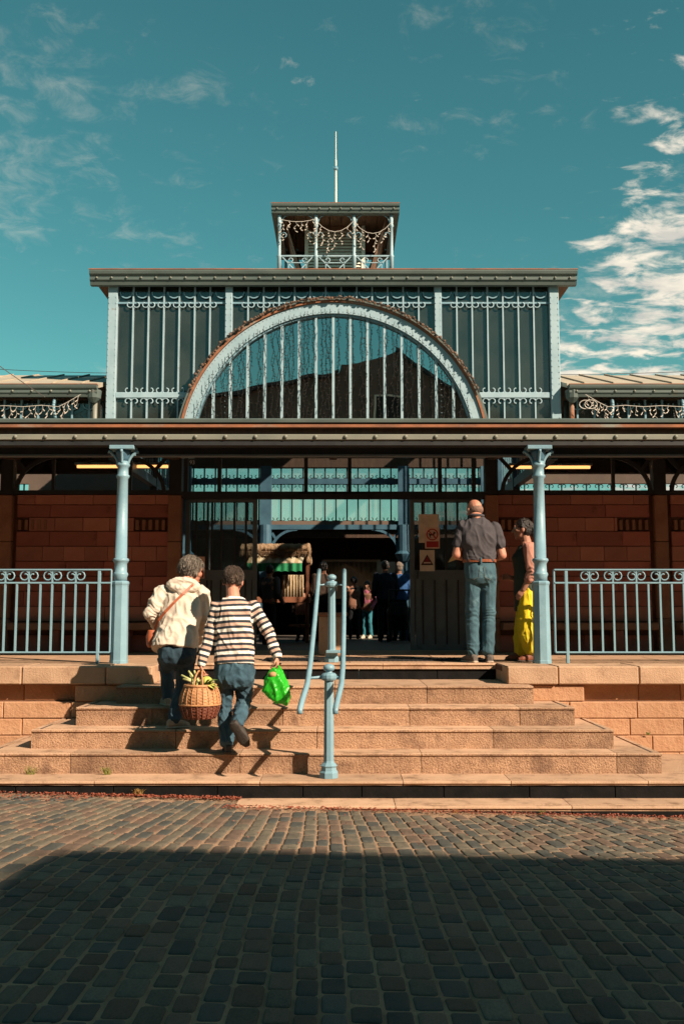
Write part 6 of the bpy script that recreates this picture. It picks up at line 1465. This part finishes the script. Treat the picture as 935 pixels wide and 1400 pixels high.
def cloth(mb, P, Q, zf0, zf1, y, amp, waves):
    for i in range(m_ + 1):
        t = i / m_; x = P + (Q - P) * t; yy = y + amp * math.sin(t * waves * 6.283)
        for zz, o in ((zf0(t), 0), (zf1(t), 0), (zf1(t), 0.008), (zf0(t), 0.008)): mb.v.append((x, yy + o, zz))
    k0 = len(mb.v) - 4 * (m_ + 1)
    for i in range(m_):
        for j in range(4): mb.f.append((k0 + 4 * i + j, k0 + 4 * i + (j + 1) % 4, k0 + 4 * i + 4 + (j + 1) % 4, k0 + 4 * i + 4 + j))
    mb.f += [(k0, k0 + 1, k0 + 2, k0 + 3), (k0 + 4 * m_ + 3, k0 + 4 * m_ + 2, k0 + 4 * m_ + 1, k0 + 4 * m_)]
cloth(cur, x0, x1, lambda t: A_(390, 786, 18.9).z, lambda t: A_(390, 818, 18.9).z, 18.9, 0.018, 7); tag(cur.build('stall_curtain', M['drape'], None, True), 'pale pleated cloth hanging at the back of the thatched stall', 'cloth')
# beige drapes gathered into swags further back
YD = 24.0
for (pa, pb, flip) in ((436, 474, -1), (472, 525, 1)):
    b = MB(); x0, x1 = at(pa, 770, YD).x, at(pb, 770, YD).x; za = at(470, 768, YD).z; zz1 = at(470, 806, YD).z
    f1 = (lambda t: za - (za - zz1) * (0.12 + 0.88 * t)) if flip > 0 else (lambda t: za - (za - zz1) * (0.12 + 0.75 * (1 - t)))
    cloth(b, x0, x1, lambda t: za, f1, YD, 0.03, 8); d = tag(b.build('drape', M['drape'], None, True), 'beige drape swept to the %s in the bright stall at the back of the hall' % ('right' if flip > 0 else 'left'), 'drape', 'beige drapes at the back')
bd = thing('tarpaulin_wall', 'bright white tarpaulin wall of the stall behind the beige drapes', 'tarpaulin', (at(480, 780, 23.6).x, 23.6, 0))
MB().box(at(440, 780, 25.0).x, at(520, 780, 25.0).x, 25.0, 25.03, 0.9, at(480, 765, 25.0).z).build('sheet', M['whitecloth'], bd)
for px in (440, 520): x = at(px, 780, 25.0).x; MB().box(x - 0.025, x + 0.025, 25.035, 25.08, 0, 2.0).build('pole', M['iron'], bd)
wb = thing('white_board', 'pale grey board standing behind the two people at the right of the hall', 'board', (at(529, 780, 21.5).x, 21.5, 0))
MB().box(at(515, 780, 21.5).x, at(540, 780, 21.5).x, 21.5, 21.53, 1.0, at(520, 768, 21.5).z).build('panel', M['whitecloth'], wb)
for px in (517, 538): x = at(px, 780, 21.5).x; MB().box(x - 0.02, x + 0.02, 21.535, 21.57, 0, 1.5).build('leg', M['iron'], wb)
pk = thing('produce_table', 'dark trestle table stacked with produce behind the handrail post', 'table', (at(460, 830, 19).x, 19, 0))
MB().box(at(426, 830, 19.5).x, at(475, 830, 19.5).x, 19.3, 19.9, 0.70, 0.75).build('table_top', M['stallwood'], pk)
for px in (430, 471):
    for y in (19.35, 19.85): x = at(px, 830, 19.5).x; MB().box(x - 0.02, x + 0.02, y - 0.02, y + 0.02, 0, 0.70).build('leg', M['stallwood'], pk)
# stone plinth just inside the entrance
pl = thing('stone_plinth', 'pale stone block with a capping standing just inside the doorway behind the handrail', 'plinth', (at(452, 890, 13.3).x, 13.3, 0))
x0, x1 = at(436, 860, 12.55).x, at(471, 860, 12.55).x; z1 = at(450, 842, 12.55).z
MB().chbox(x0, x1, 12.5, 12.85, 0.003, z1, 0.01).build('block', M['slab'], pl); MB().chbox(x0 - 0.02, x1 + 0.04, 12.47, 12.88, z1 + 0.001, z1 + 0.045, 0.008).build('capping', M['pilaster'], pl)
# people in the gloom of the hall
CLO = {k: mat(k + '_cloth', c, None, 9, 0.9) for k, c in dict(black=(0.012, 0.012, 0.014), navy=(0.018, 0.024, 0.04), blue=(0.03, 0.10, 0.26), pink=(0.62, 0.17, 0.25), teal=(0.04, 0.22, 0.28), brown=(0.06, 0.035, 0.025), check=(0.10, 0.10, 0.12), greyc=(0.10, 0.10, 0.10)).items()}
M['hair_pale'] = mat('short_grey_hair', (0.26, 0.19, 0.15), None, 30, 0.8)
def bystander(px, py_head, py_foot, Y, label, top, bottom, hair, facing=0.0, pose=0.0, girth=1.0, cover=None):
    f = at(px, py_foot, Y); hz_ = at(px, py_head, Y).z; z0 = 0.0; H = hz_ - z0; t = thing('person', label, 'person', (f.x, Y, z0), 'people inside the hall')
    Rz = Matrix.Rotation(facing, 3, 'Z'); g_ = lambda x, y, z: Vector((f.x, Y, z0)) + Rz @ Vector((x * H, y * H, z * H)); k = H / 1.72
    J = dict(head=g_(0, 0.01, 0.925), neck=g_(0, 0, 0.845), pelvis=g_(0, 0, 0.54), shL=g_(-.11, 0, .81), shR=g_(.11, 0, .81), elL=g_(-.145, -.01, .64), elR=g_(.145, -.01, .64), wrL=g_(-.13, .09 + pose, .54 + pose), wrR=g_(.13, .09, .53), hipL=g_(-.05, 0, .5), hipR=g_(.05, 0, .5), knL=g_(-.055, .015, .28), knR=g_(.055, .0, .28), anL=g_(-.06, -.02, .045), anR=g_(.06, .0, .045), toL=g_(-.065, .09, .012), toR=g_(.065, .11, .012))
    sk = skin_body(J, rotm(facing, R(-6), 0), k, hands=((J['wrL'], Rz @ Vector((0, 1, -.3)), Rz @ Vector((1, 0, 0)), -1, 0.7, k * .95), (J['wrR'], Rz @ Vector((0, 1, -.3)), Rz @ Vector((-1, 0, 0)), 1, 0.7, k * .95)))
    sk.fuse('body', M['skin_darker'], t, 0.009, 2); hair_cap(J['head'], rotm(facing, R(-6), 0), k * 1.03, 30, 0.04 if cover is None else 0.1, int(px), -0.07).fuse('hair', hair, t, 0.012, 1)
    sd, fw, up = Rz @ Vector((1, 0, 0)), Rz @ Vector((0, 1, 0)), UP; q = lambda u_: J['pelvis'].lerp(J['neck'], u_); w = k * girth
    S = Sculpt(); S.loft([(q(-0.08), sd * .18 * w, fw * .13 * w), (q(.3), sd * .165 * w, fw * .12 * w), (q(.68), sd * .19 * w, fw * .13 * w), (q(.9), sd * .14 * w, fw * .09 * w), (q(1), sd * .07 * k, fw * .07 * k)])
    for s_ in 'LR': S.chain((J['sh' + s_], 0.075 * k), (J['el' + s_], 0.06 * k), (J['wr' + s_], 0.045 * k))
    S.fuse('jacket', top, t, 0.012, 2, folds(0.012, 7, 5, px))
    S = Sculpt(); S.loft([(q(0.05), sd * .155 * w, fw * .12 * w), (q(-.15), sd * .16 * w, fw * .125 * w), (q(-.28), sd * .11 * w, fw * .09 * w)])
    for s_ in 'LR': S.chain((J['hip' + s_], 0.09 * k), (J['kn' + s_], 0.068 * k), (J['an' + s_] + UP * 0.03, 0.06 * k))
    S.fuse('trousers', bottom, t, 0.012, 2, folds(0.010, 9, 6, px))
    for s_ in 'LR':
        S = Sculpt(); a = J['an' + s_]; shoe(S, Vector((a.x, a.y, z0)) - fw * 0.05 * k, Vector((a.x, a.y, z0)) + fw * 0.19 * k, 0.045 * k); S.fuse('shoe', CLO['black'] if bottom is not CLO['teal'] else M['whitecloth'], t, 0.01, 2)
bystander(527, 766, 872, 19.0, 'man in a dark jacket, back turned, standing beside the blue jacket', CLO['navy'], CLO['black'], M['hair_black'], 0.15, 0, 1.12)
bystander(546, 768, 870, 19.5, 'grey-haired man in a bright blue jacket standing inside the hall near the door', CLO['blue'], CLO['black'], M['hair_pale'], 0.25)
bystander(484, 788, 866, 20.5, 'long-haired person all in black standing in the hall left of the pink top', CLO['black'], CLO['black'], M['hair_black'], 0.0, 0, 0.95, 1)
bystander(502, 794, 865, 20.8, 'small figure in a pink top and teal trousers standing in the hall', CLO['pink'], CLO['teal'], M['hair_black'], 2.7, 0, 1.05)
bystander(442, 768, 868, 19.0, 'bushy-haired person standing behind the handrail post in the hall', CLO['brown'], CLO['black'], M['hair_black'], 0.2, 0, 1.0, 1)
bystander(368, 772, 880, 16.8, 'person in a checked shirt standing before the thatched stall', CLO['check'], CLO['black'], M['hair_black'], -0.6)
bystander(412, 799, 880, 19.0, 'shorter person behind the counter of the thatched stall', CLO['brown'], CLO['black'], M['hair_black'], 2.9)
# shopping trolley / pushchair beside them
pc = thing('pushchair', 'black folding pushchair standing beside the man in the blue jacket', 'pushchair', (at(545, 868, 18.5).x, 18.5, 0)); px_ = at(545, 868, 18.5).x
S = Sculpt(); S.loft([(Vector((px_, 18.5, 0.22)), Vector((0.17, 0, 0)), Vector((0, 0.16, 0))), (Vector((px_ - .02, 18.45, 0.5)), Vector((0.20, 0, 0)), Vector((0, 0.18, 0))), (Vector((px_ - .01, 18.5, 0.72)), Vector((0.17, 0, 0)), Vector((0, 0.16, 0)))], 16, 3); S.fuse('seat_bag', CLO['black'], pc, 0.014, 2, folds(0.012, 8, 8, 2))
for s_ in (1, -1):
    MB().tube([(px_ + s_ * 0.19, 18.3, 0.95), (px_ + s_ * 0.19, 18.45, 0.55), (px_ + s_ * 0.19, 18.75, 0.10)], 0.011, 6).build('frame_tube', M['zinc'], pc); MB().tube([(px_ + s_ * 0.195, 18.75, 0.6), (px_ + s_ * 0.195, 18.3, 0.10)], 0.011, 6).build('frame_tube', M['zinc'], pc)
    for y in (18.28, 18.76):
        wh = MB(); wh.tube([(px_ + s_ * 0.20, y + 0.075 * math.cos(w), 0.088 + 0.075 * math.sin(w)) for w in [i / 12 * 2 * math.pi for i in range(13)]], 0.014, 6); wh.tube([(px_ + s_ * 0.19, y, 0.088), (px_ + s_ * 0.21, y, 0.088)], 0.02, 6); wh.build('wheel', M['iron'], pc)
MB().tube([(px_ - 0.19, 18.3, 0.95), (px_ + 0.19, 18.3, 0.95)], 0.016, 6).build('handle', M['iron'], pc)

# ================================================================== NOTICES ON THE DOORS
M['card'] = mat('beige_notice_card', (0.74, 0.63, 0.52), None, 8, 0.8); M['card_pink'] = mat('faded_pink_card', (0.74, 0.50, 0.40), None, 8, 0.8); M['red'] = mat('sign_red', (0.42, 0.03, 0.03), None, 8, 0.6); M['red_dark'] = mat('dark_sign_red', (0.26, 0.02, 0.025), None, 8, 0.6); M['ink'] = mat('sign_black', (0.015, 0.013, 0.013), None, 8, 0.6)
YN = 13.765
def card(name, label, px0, px1, py0, py1, m, y=YN):
    a, b_ = at(px0, py0, y), at(px1, py1, y); t = thing(name, label, 'sign', ((a.x + b_.x) / 2, y, b_.z)); MB().box(a.x, b_.x, y - 0.002, y, b_.z, a.z).build('card', m, t); return t, a, b_
card('blank_notice', 'plain beige paper taped to the right door behind the no dogs sign', 572, 600, 703, 742, M['card'], YN)
def dog_sign(label, px0, px1, py0, py1, y):
    t, a, b_ = card('no_dogs_sign', label, px0, px1, py0, py1, M['card_pink'], y); w = b_.x - a.x; cx_ = (a.x + b_.x) / 2; h = a.z - b_.z; cz_ = a.z - h * 0.34; r_ = w * 0.40; yy_ = y - 0.0045
    MB().ring(cx_, cz_, r_ * 0.80, r_, yy_ - 0.001, yy_ + 0.001, 0, 2 * math.pi, 32).build('red_ring', M['red'], t)
    dg = [(-.55, .02), (-.62, .22), (-.50, .25), (-.38, .10), (.10, .12), (.22, .42), (.34, .48), (.36, .36), (.58, .30), (.56, .16), (.36, .14), (.30, -.05), (.40, -.50), (.28, -.50), (.16, -.16), (-.22, -.14), (-.30, -.28), (-.22, -.50), (-.36, -.50), (-.46, -.22)]
    MB().prism([(cx_ + u_ * r_ * 1.05, cz_ + v_ * r_ * 1.1) for u_, v_ in dg], 1, yy_ - 0.0004, yy_ + 0.0012).build('dog', M['ink'], t)
    q = r_ * 0.62; MB().bar((cx_ - q, yy_ - 0.0012, cz_ + q), (cx_ + q, yy_ - 0.0012, cz_ - q), r_ * 0.18, 0.001).build('red_slash', M['red'], t)
    MB().box(a.x + w * 0.10, b_.x - w * 0.08, yy_ - 0.0005, yy_ + 0.001, b_.z + h * 0.06, b_.z + h * 0.34).build('red_panel', M['red'], t)
dog_sign('no dogs sign with red ring on the right door', 580.5, 601, 721, 750, YN - 0.004)
dog_sign('no dogs sign on the left door, partly hidden by the woman\'s head', 258, 280, 761, 791, YN - 0.004)
t, a, b_ = card('warning_sign', 'beige warning sign with a black triangle filled red on the right door', 573.5, 594, 752, 781, M['card'], YN)
def tri(m, name, k, y): MB().prism([(c_x + u_ * k, c_z + v_ * k) for u_, v_ in ((-.5, -.36), (.5, -.36), (0, .50))], 1, y - 0.0005, y + 0.0009).build(name, m, t)
c_x = (a.x + b_.x) / 2; c_z = a.z - (a.z - b_.z) * 0.50; w_ = (b_.x - a.x) * 0.84
tri(M['ink'], 'black_triangle', w_, YN - 0.0045); tri(M['red_dark'], 'red_triangle', w_ * 0.70, YN - 0.006)
MB().box(c_x - w_ * 0.29, c_x + w_ * 0.29, YN - 0.0085, YN - 0.0072, c_z - w_ * 0.22, c_z - w_ * 0.12).build('pale_band', M['card'], t)
